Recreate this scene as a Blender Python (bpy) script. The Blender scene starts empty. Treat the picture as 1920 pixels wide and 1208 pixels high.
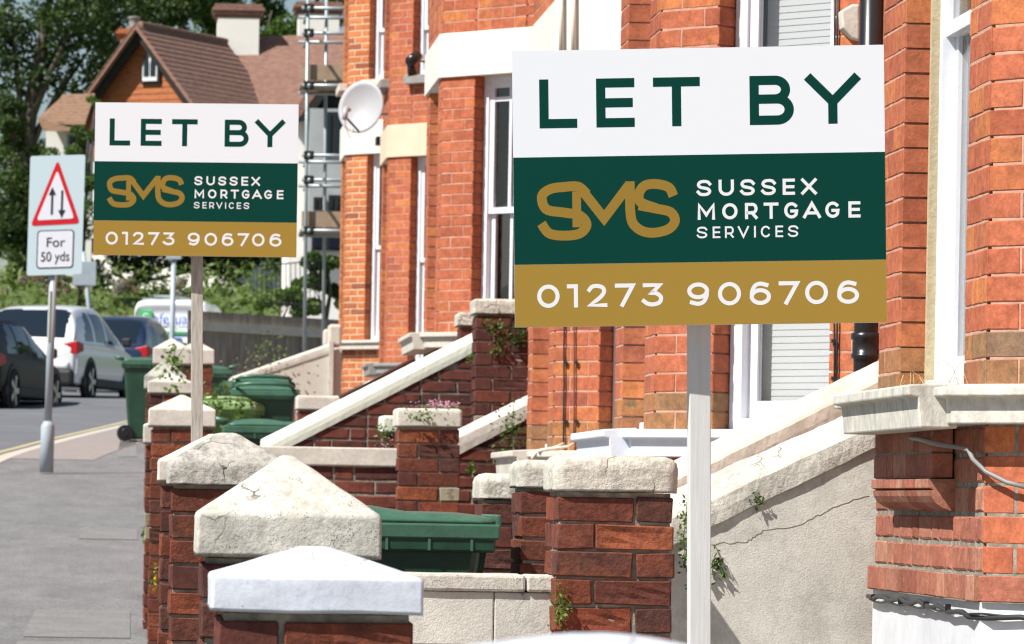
import bpy, bmesh, math, random
import numpy as np
from mathutils import Vector, Matrix, noise
random.seed(7); rng = np.random.default_rng(7)
S = bpy.context.scene; COL = S.collection
R = math.radians
# ---------------------------------------------------------------- camera
F = 8500.0; VX, VY = 235.0, 930.0; ZC = 2.03; ROLL = R(1.0)
cd = bpy.data.cameras.new('camera'); cam = bpy.data.objects.new('camera', cd); COL.objects.link(cam); S.camera = cam
cd.sensor_width = 36; cd.lens = F * 36 / 1920; cd.clip_start = 0.2; cd.clip_end = 3000
cd.shift_x = (960 - VX) / 1920; cd.shift_y = (VY - 604) / 1920
cam.matrix_world = Matrix.Translation((0, 0, ZC)) @ Matrix.Rotation(R(90), 4, 'X') @ Matrix.Rotation(ROLL, 4, 'Z')
cd.dof.use_dof = True; cd.dof.focus_distance = 11.5; cd.dof.aperture_fstop = 19
# ---------------------------------------------------------------- light
LD = Vector((0.72, 0.44, -1.0)).normalized()
wd = bpy.data.worlds.new('World'); S.world = wd; wd.use_nodes = True
nt = wd.node_tree; sk = nt.nodes.new('ShaderNodeTexSky'); sk.sky_type = 'NISHITA'; sk.sun_disc = False
sk.sun_elevation = math.asin(-LD.z); sk.sun_rotation = math.atan2(-LD.x, -LD.y); sk.dust_density = 0.8; sk.air_density = 1.0
bg = nt.nodes['Background']; nt.links.new(sk.outputs[0], bg.inputs[0]); bg.inputs[1].default_value = 0.06
sd = bpy.data.lights.new('sun', 'SUN'); sun = bpy.data.objects.new('sun', sd); COL.objects.link(sun)
sd.energy = 5.0; sd.angle = R(0.53); sd.color = (1, 0.965, 0.91)
sun.rotation_euler = LD.to_track_quat('-Z', 'Y').to_euler(); sun.location = (-30, -10, 60)
S.view_settings.view_transform = 'Standard'; S.view_settings.look = 'None'; S.view_settings.exposure = 0.62; S.view_settings.gamma = 1
S.render.engine = 'CYCLES'; S.cycles.use_denoising = True; S.cycles.max_bounces = 8; S.cycles.filter_width = 1.15
# ---------------------------------------------------------------- pixels to places
CR, SR = math.cos(ROLL), math.sin(ROLL)
def uv(px, py):
    dx, dy = px - VX, py - VY
    return dx * CR + dy * SR, -dx * SR + dy * CR
def W(px, py, Y):
    u, v = uv(px, py); return Vector((u * Y / F, Y, ZC - v * Y / F))
def WX(px, py, X):                         # on a plane that runs along the street
    u, v = uv(px, py); Y = F * X / u; return Vector((X, Y, ZC - v * Y / F))
def gz(Y):                                 # the street climbs away from the camera
    return 0.05 * Y if Y < 72 else 3.6 + 0.032 * (Y - 72)
def sm(a, b, x):
    t = min(1, max(0, (x - a) / (b - a))); return t * t * (3 - 2 * t)
# ---------------------------------------------------------------- materials
MATS = {}
def mat(name, cols, rough=0.75, nscale=9, nmix=1.0, bump=0.2, bscale=60, objrand=False, speck=None, spec=0.4, metal=0.0, stain=None, coat=0.0, bdist=0.004, stretch=None, weather=None, crack=None):
    if name in MATS: return MATS[name]
    m = bpy.data.materials.new(name); m.use_nodes = True; t = m.node_tree; N = t.nodes; L = t.links
    b = N['Principled BSDF']; b.inputs['Roughness'].default_value = rough; b.inputs['Metallic'].default_value = metal
    b.inputs['Specular IOR Level'].default_value = spec; b.inputs['Coat Weight'].default_value = coat
    g = N.new('ShaderNodeNewGeometry'); pos = g.outputs['Position']
    if stretch:
        mp = N.new('ShaderNodeMapping'); mp.inputs['Scale'].default_value = stretch; L.new(pos, mp.inputs[0]); pos = mp.outputs[0]
    def ns(scale, detail=5, rgh=0.6):
        n = N.new('ShaderNodeTexNoise'); n.inputs['Scale'].default_value = scale; n.inputs['Detail'].default_value = detail
        n.inputs['Roughness'].default_value = rgh; L.new(pos, n.inputs['Vector']); return n.outputs['Fac']
    def ramp(fac, stops, interp='LINEAR'):
        r = N.new('ShaderNodeValToRGB'); r.color_ramp.interpolation = interp; e = r.color_ramp.elements
        while len(e) < len(stops): e.new(0.5)
        for el, (p, c) in zip(e, stops): el.position = p; el.color = (*c, 1)
        L.new(fac, r.inputs[0]); return r.outputs[0]
    def mix(fac, a, c):
        x = N.new('ShaderNodeMix'); x.data_type = 'RGBA'
        if isinstance(fac, float): x.inputs[0].default_value = fac
        else: L.new(fac, x.inputs[0])
        for i, q in ((6, a), (7, c)):
            if isinstance(q, tuple): x.inputs[i].default_value = (*q, 1)
            else: L.new(q, x.inputs[i])
        return x.outputs[2]
    n = len(cols)
    if n == 1: col = None; b.inputs['Base Color'].default_value = (*cols[0], 1)
    else:
        lo, hi = (0.34, 0.68)
        if objrand:
            oi = N.new('ShaderNodeObjectInfo')
            mm = N.new('ShaderNodeMath'); mm.operation = 'MULTIPLY_ADD'; mm.inputs[1].default_value = 0.30; mm.inputs[2].default_value = -0.15
            L.new(ns(nscale), mm.inputs[0]); ad = N.new('ShaderNodeMath'); ad.operation = 'ADD'; L.new(mm.outputs[0], ad.inputs[0]); L.new(oi.outputs['Random'], ad.inputs[1])
            col = ramp(ad.outputs[0], [(i / (n - 1), c) for i, c in enumerate(cols)])
        else:
            col = ramp(ns(nscale), [(lo + (hi - lo) * i / (n - 1), c) for i, c in enumerate(cols)])
    if stain:
        sc, th, sc_col = stain
        col = mix(ramp(ns(sc, 8, 0.7), [(th, (0, 0, 0)), (th + 0.09, (1, 1, 1))]), col if col else cols[0], sc_col)
    if speck:
        sc, th, scol = speck
        vo = N.new('ShaderNodeTexVoronoi'); vo.inputs['Scale'].default_value = sc; L.new(pos, vo.inputs['Vector'])
        n2 = ramp(ns(sc * 0.12, 3), [(0.45, (0, 0, 0)), (0.62, (1, 1, 1))])
        f = ramp(vo.outputs['Distance'], [(th, (1, 1, 1)), (th + 0.07, (0, 0, 0))])
        mu = N.new('ShaderNodeMath'); mu.operation = 'MULTIPLY'; L.new(n2, mu.inputs[0]); L.new(f, mu.inputs[1])
        col = mix(mu.outputs[0], col if col else cols[0], scol)
    if weather:
        for sc, lo, hi in weather:
            x = N.new('ShaderNodeMix'); x.data_type = 'RGBA'; x.blend_type = 'MULTIPLY'; x.inputs[0].default_value = 1.0
            if col is None: x.inputs[6].default_value = (*cols[0], 1)
            else: L.new(col, x.inputs[6])
            L.new(ramp(ns(sc, 7, 0.68), [(0.36, (lo, lo, lo)), (0.64, (hi, hi, hi))]), x.inputs[7]); col = x.outputs[2]
    hgt = None
    if crack:
        sc, wd_, cc_ = crack; wn = N.new('ShaderNodeTexNoise'); wn.inputs['Scale'].default_value = sc * 2.2; wn.inputs['Detail'].default_value = 6; L.new(pos, wn.inputs['Vector'])
        vm = N.new('ShaderNodeVectorMath'); vm.operation = 'MULTIPLY_ADD'; vm.inputs[1].default_value = (0.5 / sc,) * 3; L.new(wn.outputs['Color'], vm.inputs[0]); L.new(pos, vm.inputs[2])
        vo = N.new('ShaderNodeTexVoronoi'); vo.feature = 'DISTANCE_TO_EDGE'; vo.inputs['Scale'].default_value = sc; L.new(vm.outputs[0], vo.inputs['Vector'])
        f = ramp(vo.outputs['Distance'], [(wd_, (1, 1, 1)), (wd_ * 2.2, (0, 0, 0))]); mk = ramp(ns(sc * .6, 2), [(0.55, (0, 0, 0)), (0.61, (1, 1, 1))])
        mu = N.new('ShaderNodeMath'); mu.operation = 'MULTIPLY'; L.new(f, mu.inputs[0]); L.new(mk, mu.inputs[1]); col = mix(mu.outputs[0], col if col else cols[0], cc_)
    if col is not None: L.new(col, b.inputs['Base Color'])
    if bump:
        bp = N.new('ShaderNodeBump'); bp.inputs['Strength'].default_value = bump; bp.inputs['Distance'].default_value = bdist
        L.new(ns(bscale, 8, 0.65), bp.inputs['Height']); L.new(bp.outputs[0], b.inputs['Normal'])
    MATS[name] = m; return m
def glassmat(name, tint=(1.0, 1.0, 1.0), see=0.95):
    if name in MATS: return MATS[name]
    m = bpy.data.materials.new(name); m.use_nodes = True; t = m.node_tree; N = t.nodes; L = t.links
    for n in list(N):
        if n.type == 'BSDF_PRINCIPLED': N.remove(n)
    tr = N.new('ShaderNodeBsdfTransparent'); tr.inputs[0].default_value = (*[c * see for c in tint], 1)
    gl = N.new('ShaderNodeBsdfGlossy'); gl.inputs['Roughness'].default_value = 0.02
    lw = N.new('ShaderNodeLayerWeight'); lw.inputs[0].default_value = 0.5; pw = N.new('ShaderNodeMath'); pw.operation = 'POWER'; pw.inputs[1].default_value = 4; L.new(lw.outputs['Facing'], pw.inputs[0])
    fr = N.new('ShaderNodeMath'); fr.operation = 'MULTIPLY_ADD'; fr.inputs[1].default_value = 0.7; fr.inputs[2].default_value = 0.05; L.new(pw.outputs[0], fr.inputs[0]); mx = N.new('ShaderNodeMixShader')
    L.new(fr.outputs[0], mx.inputs[0]); L.new(tr.outputs[0], mx.inputs[1]); L.new(gl.outputs[0], mx.inputs[2])
    L.new(mx.outputs[0], N['Material Output'].inputs[0]); MATS[name] = m; return m
def leafmat(name, cols, trans=0.35):
    if name in MATS: return MATS[name]
    m = bpy.data.materials.new(name); m.use_nodes = True; t = m.node_tree; N = t.nodes; L = t.links
    b = N['Principled BSDF']; b.inputs['Roughness'].default_value = 0.5; b.inputs['Specular IOR Level'].default_value = 0.35
    g = N.new('ShaderNodeNewGeometry'); n = N.new('ShaderNodeTexNoise'); n.inputs['Scale'].default_value = 1.7; n.inputs['Detail'].default_value = 6
    L.new(g.outputs['Position'], n.inputs[0]); r = N.new('ShaderNodeValToRGB'); e = r.color_ramp.elements
    while len(e) < len(cols): e.new(0.5)
    for i, c in enumerate(cols): e[i].position = 0.36 + 0.3 * i / max(1, len(cols) - 1); e[i].color = (*c, 1)
    L.new(n.outputs['Fac'], r.inputs[0]); L.new(r.outputs[0], b.inputs['Base Color'])
    tl = N.new('ShaderNodeBsdfTranslucent'); L.new(r.outputs[0], tl.inputs[0]); mx = N.new('ShaderNodeMixShader'); mx.inputs[0].default_value = trans
    L.new(b.outputs[0], mx.inputs[1]); L.new(tl.outputs[0], mx.inputs[2]); L.new(mx.outputs[0], N['Material Output'].inputs[0])
    MATS[name] = m; return m
BR_H = mat('brick_red', [(0.36, 0.10, 0.052), (0.44, 0.128, 0.062), (0.48, 0.15, 0.075), (0.42, 0.12, 0.062), (0.54, 0.19, 0.066), (0.33, 0.095, 0.06)], 0.85, 14, objrand=True, bump=0.5, bscale=90, speck=(260, 0.12, (0.2, 0.06, 0.04)), spec=0.2, bdist=0.003, weather=[(2.2, 0.84, 1.06), (26, 0.72, 1.14), (110, 0.84, 1.1)])
BR_HD = mat('brick_weathered', [(0.33, 0.12, 0.055), (0.27, 0.15, 0.075), (0.42, 0.17, 0.06), (0.22, 0.14, 0.09)], 0.9, 22, objrand=True, bump=0.7, bscale=70, stain=(18, 0.55, (0.19, 0.135, 0.075)), spec=0.2, weather=[(2.2, 0.84, 1.06), (26, 0.72, 1.14), (110, 0.84, 1.1)])
BR_B = mat('brick_basement', [(0.36, 0.125, 0.08), (0.43, 0.17, 0.11), (0.30, 0.10, 0.065), (0.47, 0.23, 0.15)], 0.9, 16, objrand=True, bump=0.7, bscale=80, spec=0.2, stain=(30, 0.6, (0.42, 0.30, 0.22)), weather=[(2.2, 0.84, 1.06), (26, 0.72, 1.14), (110, 0.84, 1.1)])
BR_O = mat('brick_orange', [(0.44, 0.13, 0.055), (0.52, 0.17, 0.062), (0.57, 0.20, 0.078), (0.30, 0.10, 0.055)], 0.85, 10, objrand=True, bump=0.3, spec=0.2, weather=[(2.2, 0.84, 1.06), (26, 0.72, 1.14), (110, 0.84, 1.1)])
BR_P = mat('brick_pier', [(0.075, 0.034, 0.028), (0.13, 0.046, 0.030), (0.20, 0.057, 0.03), (0.09, 0.042, 0.034), (0.28, 0.085, 0.04), (0.12, 0.042, 0.032), (0.24, 0.066, 0.034)], 0.9, 20, objrand=True, bump=0.9, bscale=55, stain=(24, 0.58, (0.07, 0.036, 0.03)), spec=0.2, bdist=0.007, weather=[(2.2, 0.84, 1.06), (26, 0.72, 1.14), (110, 0.84, 1.1)])
BR_D = mat('brick_sooty', [(0.09, 0.034, 0.028), (0.13, 0.042, 0.032), (0.17, 0.05, 0.034), (0.075, 0.034, 0.03)], 0.9, 16, objrand=True, bump=0.6, stain=(9, 0.55, (0.06, 0.035, 0.03)), spec=0.2, weather=[(2.2, 0.84, 1.06), (26, 0.72, 1.14), (110, 0.84, 1.1)])
BR_GY = mat('brick_grey_stone', [(0.22, 0.19, 0.13), (0.30, 0.26, 0.18), (0.15, 0.13, 0.10)], 0.95, 25, bump=0.9, bscale=50)
MO_P = mat('mortar_grey', [(0.16, 0.145, 0.115), (0.24, 0.22, 0.18), (0.36, 0.33, 0.27)], 0.95, 30, bump=0.8, bscale=120)
MO_H = mat('mortar_pink', [(0.40, 0.215, 0.155), (0.52, 0.33, 0.25)], 0.95, 20, bump=0.5, bscale=120)
MO_O = mat('mortar_sand', [(0.52, 0.38, 0.24), (0.62, 0.48, 0.32)], 0.95, 20, bump=0.3)
WHITE = mat('white_paint', [(0.64, 0.66, 0.69), (0.69, 0.70, 0.72)], 0.45, 12, bump=0.25, bscale=25, weather=[(3, 0.9, 1.03), (30, 0.94, 1.03)])
CAPW = mat('cap_white_paint', [(0.58, 0.61, 0.68), (0.62, 0.65, 0.71), (0.65, 0.68, 0.73)], 0.45, 8, bump=0.3, bscale=34, bdist=0.006, speck=(60, 0.06, (0.3, 0.3, 0.3)), weather=[(5, 0.86, 1.06), (60, 0.9, 1.05)], crack=(9, 0.006, (0.30, 0.30, 0.30)), stain=(26, 0.70, (0.30, 0.29, 0.27)))
CAPC = mat('cap_cream_lichen', [(0.52, 0.49, 0.42), (0.59, 0.56, 0.49), (0.46, 0.43, 0.36)], 0.9, 9, bump=0.6, bscale=110, bdist=0.005, speck=(190, 0.25, (0.16, 0.155, 0.15)), stain=(16, 0.66, (0.30, 0.27, 0.22)), weather=[(5, 0.8, 1.08), (40, 0.84, 1.1)], crack=(7, 0.007, (0.13, 0.11, 0.09)))
CAPG = mat('cap_grey_render', [(0.36, 0.35, 0.31), (0.50, 0.48, 0.43), (0.27, 0.26, 0.23)], 0.95, 14, bump=1.0, bscale=60, bdist=0.008, speck=(120, 0.16, (0.12, 0.12, 0.11)), stain=(10, 0.62, (0.55, 0.52, 0.46)), weather=[(7, 0.75, 1.1), (50, 0.8, 1.12)], crack=(8, 0.007, (0.10, 0.09, 0.08)))
CAPS = mat('cap_stone', [(0.46, 0.43, 0.37), (0.60, 0.57, 0.49), (0.52, 0.49, 0.42)], 0.95, 12, bump=1.0, bscale=45, bdist=0.008, speck=(170, 0.14, (0.22, 0.21, 0.19)), stain=(20, 0.66, (0.33, 0.31, 0.26)), weather=[(5, 0.78, 1.1), (40, 0.8, 1.12)], crack=(6, 0.006, (0.13, 0.12, 0.10)))
CAPP = mat('cap_pale', [(0.55, 0.51, 0.44), (0.62, 0.58, 0.51)], 0.9, 8, bump=0.5, bscale=50, stain=(15, 0.68, (0.40, 0.35, 0.28)), weather=[(6, 0.86, 1.06), (50, 0.88, 1.06)])
REND = mat('render_grey', [(0.56, 0.54, 0.475), (0.63, 0.61, 0.54), (0.50, 0.48, 0.42)], 0.95, 3.5, bump=0.5, bscale=150, bdist=0.005, stain=(4, 0.64, (0.40, 0.37, 0.32)), weather=[(1.6, 0.84, 1.06), (14, 0.86, 1.06), (90, 0.9, 1.06)], crack=(1.9, 0.0016, (0.22, 0.20, 0.17)))
RENDC = mat('render_cream', [(0.63, 0.60, 0.53), (0.70, 0.67, 0.60)], 0.9, 5, bump=0.5, bscale=50, stain=(14, 0.68, (0.42, 0.39, 0.33)))
RENDP = mat('render_peach', [(0.56, 0.48, 0.39), (0.62, 0.54, 0.45)], 0.9, 6, bump=0.5, bscale=50, stain=(9, 0.63, (0.36, 0.31, 0.25)), weather=[(3, 0.86, 1.05), (40, 0.86, 1.06)])
RENDM = mat('render_mint', [(0.60, 0.62, 0.52), (0.66, 0.68, 0.58)], 0.9, 5, bump=0.6, bscale=45, stain=(12, 0.66, (0.40, 0.40, 0.33)))
BAND = mat('band_cream', [(0.64, 0.60, 0.54), (0.67, 0.64, 0.58)], 0.8, 4, bump=0.1)
BANDB = mat('band_beige', [(0.60, 0.48, 0.345), (0.65, 0.53, 0.395)], 0.8, 4, bump=0.1)
STONE = mat('sill_stone', [(0.46, 0.45, 0.39), (0.60, 0.58, 0.51), (0.53, 0.51, 0.45)], 0.9, 9, bump=0.8, bscale=70, stain=(13, 0.64, (0.30, 0.28, 0.21)), stretch=(1, 1, 0.6), weather=[(30, 0.8, 1.1)])
STONEG = mat('sill_grey', [(0.20, 0.20, 0.19), (0.28, 0.28, 0.27)], 0.9, 9, bump=0.4)
SILLW = mat('sill_white', [(0.62, 0.66, 0.74), (0.68, 0.71, 0.77)], 0.6, 9, bump=0.4, bscale=40)
FRAME = mat('window_paint', [(0.66, 0.68, 0.73), (0.70, 0.72, 0.75)], 0.35, 20, bump=0.15, bscale=60, stain=(22, 0.72, (0.45, 0.40, 0.32)))
SEAL = mat('cement_fillet', [(0.40, 0.33, 0.20), (0.48, 0.41, 0.27)], 0.95, 30, bump=0.9, bscale=80)
GLASS = glassmat('window_glass'); DARK = mat('dark_room', [(0.035, 0.035, 0.04)], 0.9, bump=0)
BLIND = mat('blind', [(0.55, 0.57, 0.575)], 0.6, bump=0)
BLACK = mat('black_plastic', [(0.012, 0.012, 0.014)], 0.28, bump=0.02, spec=0.5)
CABLE = mat('cable_black', [(0.03, 0.03, 0.03)], 0.45, bump=0); CABLEB = mat('cable_brown', [(0.16, 0.06, 0.04)], 0.6, bump=0)
def brickpattern(name, c1, c2, mo):
    m = bpy.data.materials.new(name); m.use_nodes = True; N = m.node_tree.nodes; L = m.node_tree.links; b = N['Principled BSDF']; b.inputs['Roughness'].default_value = .9
    g = N.new('ShaderNodeNewGeometry'); sp = N.new('ShaderNodeSeparateXYZ'); L.new(g.outputs['Position'], sp.inputs[0]); cb_ = N.new('ShaderNodeCombineXYZ'); L.new(sp.outputs[1], cb_.inputs[0]); L.new(sp.outputs[2], cb_.inputs[1])
    t = N.new('ShaderNodeTexBrick'); t.inputs['Scale'].default_value = 1; t.inputs['Brick Width'].default_value = .225; t.inputs['Row Height'].default_value = .075; t.inputs['Mortar Size'].default_value = .004
    for i, c in (('Color1', c1), ('Color2', c2), ('Mortar', mo)): t.inputs[i].default_value = (*c, 1)
    L.new(cb_.outputs[0], t.inputs[0]); L.new(t.outputs['Color'], b.inputs['Base Color']); return m
BR_FAR = brickpattern('brick_wall_plain', (0.34, 0.10, 0.055), (0.44, 0.14, 0.07), (0.44, 0.27, 0.2))
CABLEW = mat('cable_cream', [(0.62, 0.57, 0.48)], 0.6, bump=0)
GREEN = mat('bin_green', [(0.013, 0.05, 0.028), (0.018, 0.062, 0.035)], 0.38, 5, bump=0.15, bscale=40, spec=0.5, weather=[(9, 0.8, 1.15)])
GREENL = mat('bin_lid_green', [(0.045, 0.12, 0.075), (0.06, 0.145, 0.095)], 0.36, 5, bump=0.12, bscale=40, spec=0.5, weather=[(9, 0.85, 1.12), (60, 0.9, 1.08)])
OLIVE = mat('bin_olive', [(0.08, 0.17, 0.03), (0.11, 0.21, 0.05)], 0.4, 5, bump=0.1, spec=0.5)
OLIVEL = mat('bin_olive_lid', [(0.20, 0.31, 0.11), (0.25, 0.36, 0.15)], 0.4, 5, bump=0.1, spec=0.5)
STEEL = mat('grey_steel', [(0.33, 0.38, 0.42), (0.38, 0.43, 0.47)], 0.42, 6, bump=0.05, spec=0.5)
GALV = mat('galvanised', [(0.30, 0.34, 0.35), (0.38, 0.42, 0.43)], 0.45, 10, bump=0.1, metal=0.4)
TIMB = mat('weathered_timber', [(0.30, 0.28, 0.24), (0.42, 0.39, 0.34), (0.52, 0.48, 0.42)], 0.9, 18, bump=0.6, bscale=30, stretch=(6, 6, 0.6), stain=(30, 0.66, (0.22, 0.15, 0.09)))
POSTW = mat('post_white', [(0.56, 0.555, 0.54), (0.62, 0.615, 0.60)], 0.7, 20, bump=0.35, bscale=22, stretch=(9, 9, 0.5), bdist=0.002)
BOARDB = mat('scaffold_board', [(0.30, 0.21, 0.14), (0.38, 0.28, 0.19)], 0.9, 8, bump=0.3)
ASPH = mat('asphalt_pavement', [(0.165, 0.164, 0.164), (0.195, 0.194, 0.193), (0.145, 0.144, 0.145)], 0.95, 1.3, bump=0.6, bscale=90, stain=(0.9, 0.62, (0.19, 0.19, 0.188)), speck=(60, 0.09, (0.34, 0.33, 0.30)), stretch=(1, 0.35, 1), weather=[(3, 0.86, 1.06), (60, 0.72, 1.2), (14, 0.9, 1.05)])
ROADM = mat('asphalt_road', [(0.125, 0.13, 0.14), (0.155, 0.16, 0.17)], 0.95, 0.8, bump=0.4, bscale=60, weather=[(40, 0.82, 1.12), (1.2, 0.9, 1.05)])
PATCH = mat('asphalt_patch', [(0.19, 0.188, 0.183), (0.215, 0.212, 0.205)], 0.95, 3, bump=0.5, bscale=80, weather=[(4, 0.86, 1.06), (60, 0.75, 1.18)])
KERB = mat('kerb_stone', [(0.42, 0.38, 0.33), (0.50, 0.46, 0.40)], 0.95, 6, bump=0.4)
PINKP = mat('pink_paving', [(0.24, 0.21, 0.195), (0.28, 0.25, 0.23)], 0.95, 6, bump=0.4)
YEL = mat('yellow_line', [(0.42, 0.36, 0.19), (0.48, 0.42, 0.24)], 0.9, 8, bump=0.2)
CONC = mat('concrete', [(0.30, 0.29, 0.27), (0.38, 0.37, 0.34)], 0.95, 3, bump=0.4)
EARTH = mat('ground_grass', [(0.05, 0.08, 0.02), (0.09, 0.13, 0.035), (0.14, 0.13, 0.07)], 0.95, 0.7, bump=0.6, bscale=6)
PLANK = mat('dark_concrete_wall', [(0.20, 0.17, 0.14), (0.27, 0.235, 0.195), (0.36, 0.32, 0.27)], 0.95, 5, bump=0.5, stretch=(3.5, 3.5, 0.35))
TILE = mat('roof_tiles', [(0.19, 0.105, 0.08), (0.25, 0.14, 0.105), (0.30, 0.165, 0.12)], 0.9, 5, bump=0.8, bscale=9, bdist=0.03, stretch=(1, 1, 3))
TILEO = mat('hung_tiles', [(0.34, 0.105, 0.042), (0.44, 0.155, 0.06), (0.26, 0.075, 0.036)], 0.9, 5, bump=0.8, bscale=9, bdist=0.03, stretch=(1, 1, 3))
TILEY = mat('roof_tiles_patchy', [(0.19, 0.115, 0.075), (0.28, 0.165, 0.10), (0.14, 0.085, 0.06)], 0.9, 5, bump=0.6, bscale=9, bdist=0.03)  # mixed brown tiles of the outhouse roof
RWALL = mat('white_render', [(0.74, 0.72, 0.66), (0.78, 0.76, 0.71)], 0.9, 3, bump=0.1)
DTIM = mat('dark_timber_shaded', [(0.010, 0.0095, 0.009), (0.018, 0.017, 0.016)], 0.8, 8, bump=0.1)  # dark timber, taken to near-black for the shade under the gable overhang
BARK = mat('bark', [(0.06, 0.05, 0.04), (0.10, 0.085, 0.065)], 0.95, 6, bump=0.8, bscale=15)
LF_D = leafmat('leaf_dark', [(0.022, 0.045, 0.012), (0.05, 0.09, 0.022), (0.10, 0.135, 0.035)], .45)
LF_M = leafmat('leaf_mid', [(0.05, 0.10, 0.02), (0.09, 0.16, 0.03), (0.14, 0.21, 0.05)], .45)
LF_L = leafmat('leaf_light', [(0.09, 0.16, 0.03), (0.14, 0.24, 0.04), (0.19, 0.29, 0.06)], 0.45)
LF_B = leafmat('leaf_bank', [(0.10, 0.17, 0.03), (0.16, 0.23, 0.05), (0.20, 0.24, 0.08)], 0.4)
LF_W = leafmat('leaf_dry', [(0.30, 0.29, 0.24), (0.24, 0.19, 0.10), (0.16, 0.19, 0.08)])
LF_T = leafmat('leaf_conifer', [(0.03, 0.06, 0.012), (0.055, 0.10, 0.02), (0.09, 0.13, 0.03)])
PINKF = mat('flower_pink', [(0.50, 0.22, 0.30), (0.58, 0.34, 0.44)], 0.7, 40, bump=0); YELF = mat('flower_yellow', [(0.75, 0.55, 0.02)], 0.6, bump=0)
DRYG = mat('dry_grass', [(0.50, 0.42, 0.22)], 0.9, bump=0)
S_W = mat('sign_white', [(0.70, 0.72, 0.75)], 0.4, bump=0); S_G = mat('sign_green', [(0.0, 0.040, 0.029)], 0.5, bump=0, spec=0.12)
S_Y = mat('sign_gold', [(0.31, 0.195, 0.036)], 0.5, bump=0, spec=0.12); S_L = mat('sign_logo_gold', [(0.26, 0.16, 0.028)], 0.5, bump=0, spec=0.12)
S_T = mat('sign_lettering_white', [(0.70, 0.70, 0.71)], 0.4, bump=0)
TR_W = mat('traffic_white', [(0.74, 0.78, 0.84)], 0.4, bump=0); TR_G = mat('traffic_backing_grey', [(0.54, 0.68, 0.73)], 0.4, bump=0)
TR_R = mat('traffic_red', [(0.62, 0.012, 0.02)], 0.4, bump=0); TR_K = mat('traffic_black', [(0.02, 0.022, 0.028)], 0.5, bump=0)
C_W = mat('car_white', [(0.76, 0.77, 0.77)], 0.25, bump=0, coat=0.6); C_K = mat('car_black', [(0.006, 0.006, 0.008)], 0.4, bump=0, coat=0.0, spec=0.12)
C_B = mat('car_blue', [(0.012, 0.022, 0.055)], 0.25, bump=0, coat=0.7); C_G = mat('car_glass', [(0.010, 0.017, 0.026)], 0.06, bump=0, spec=0.45)
C_R = mat('tail_red', [(0.38, 0.008, 0.01)], 0.4, bump=0, spec=0.3); C_T = mat('tyre', [(0.015, 0.015, 0.016)], 0.85, bump=0.1)
C_A = mat('alloy', [(0.45, 0.46, 0.47)], 0.3, metal=0.8, bump=0); C_P = mat('car_plastic', [(0.02, 0.02, 0.021)], 0.6, bump=0)
VANB = mat('van_print_blue', [(0.03, 0.12, 0.55)], 0.4, bump=0); VANG = mat('van_print_green', [(0.06, 0.45, 0.16)], 0.4, bump=0)
DISH = mat('dish_grey', [(0.34, 0.35, 0.36), (0.38, 0.385, 0.395)], 0.5, 4, bump=0.02)
RUST = mat('handrail', [(0.08, 0.04, 0.035)], 0.3, bump=0, spec=0.6)
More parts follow.
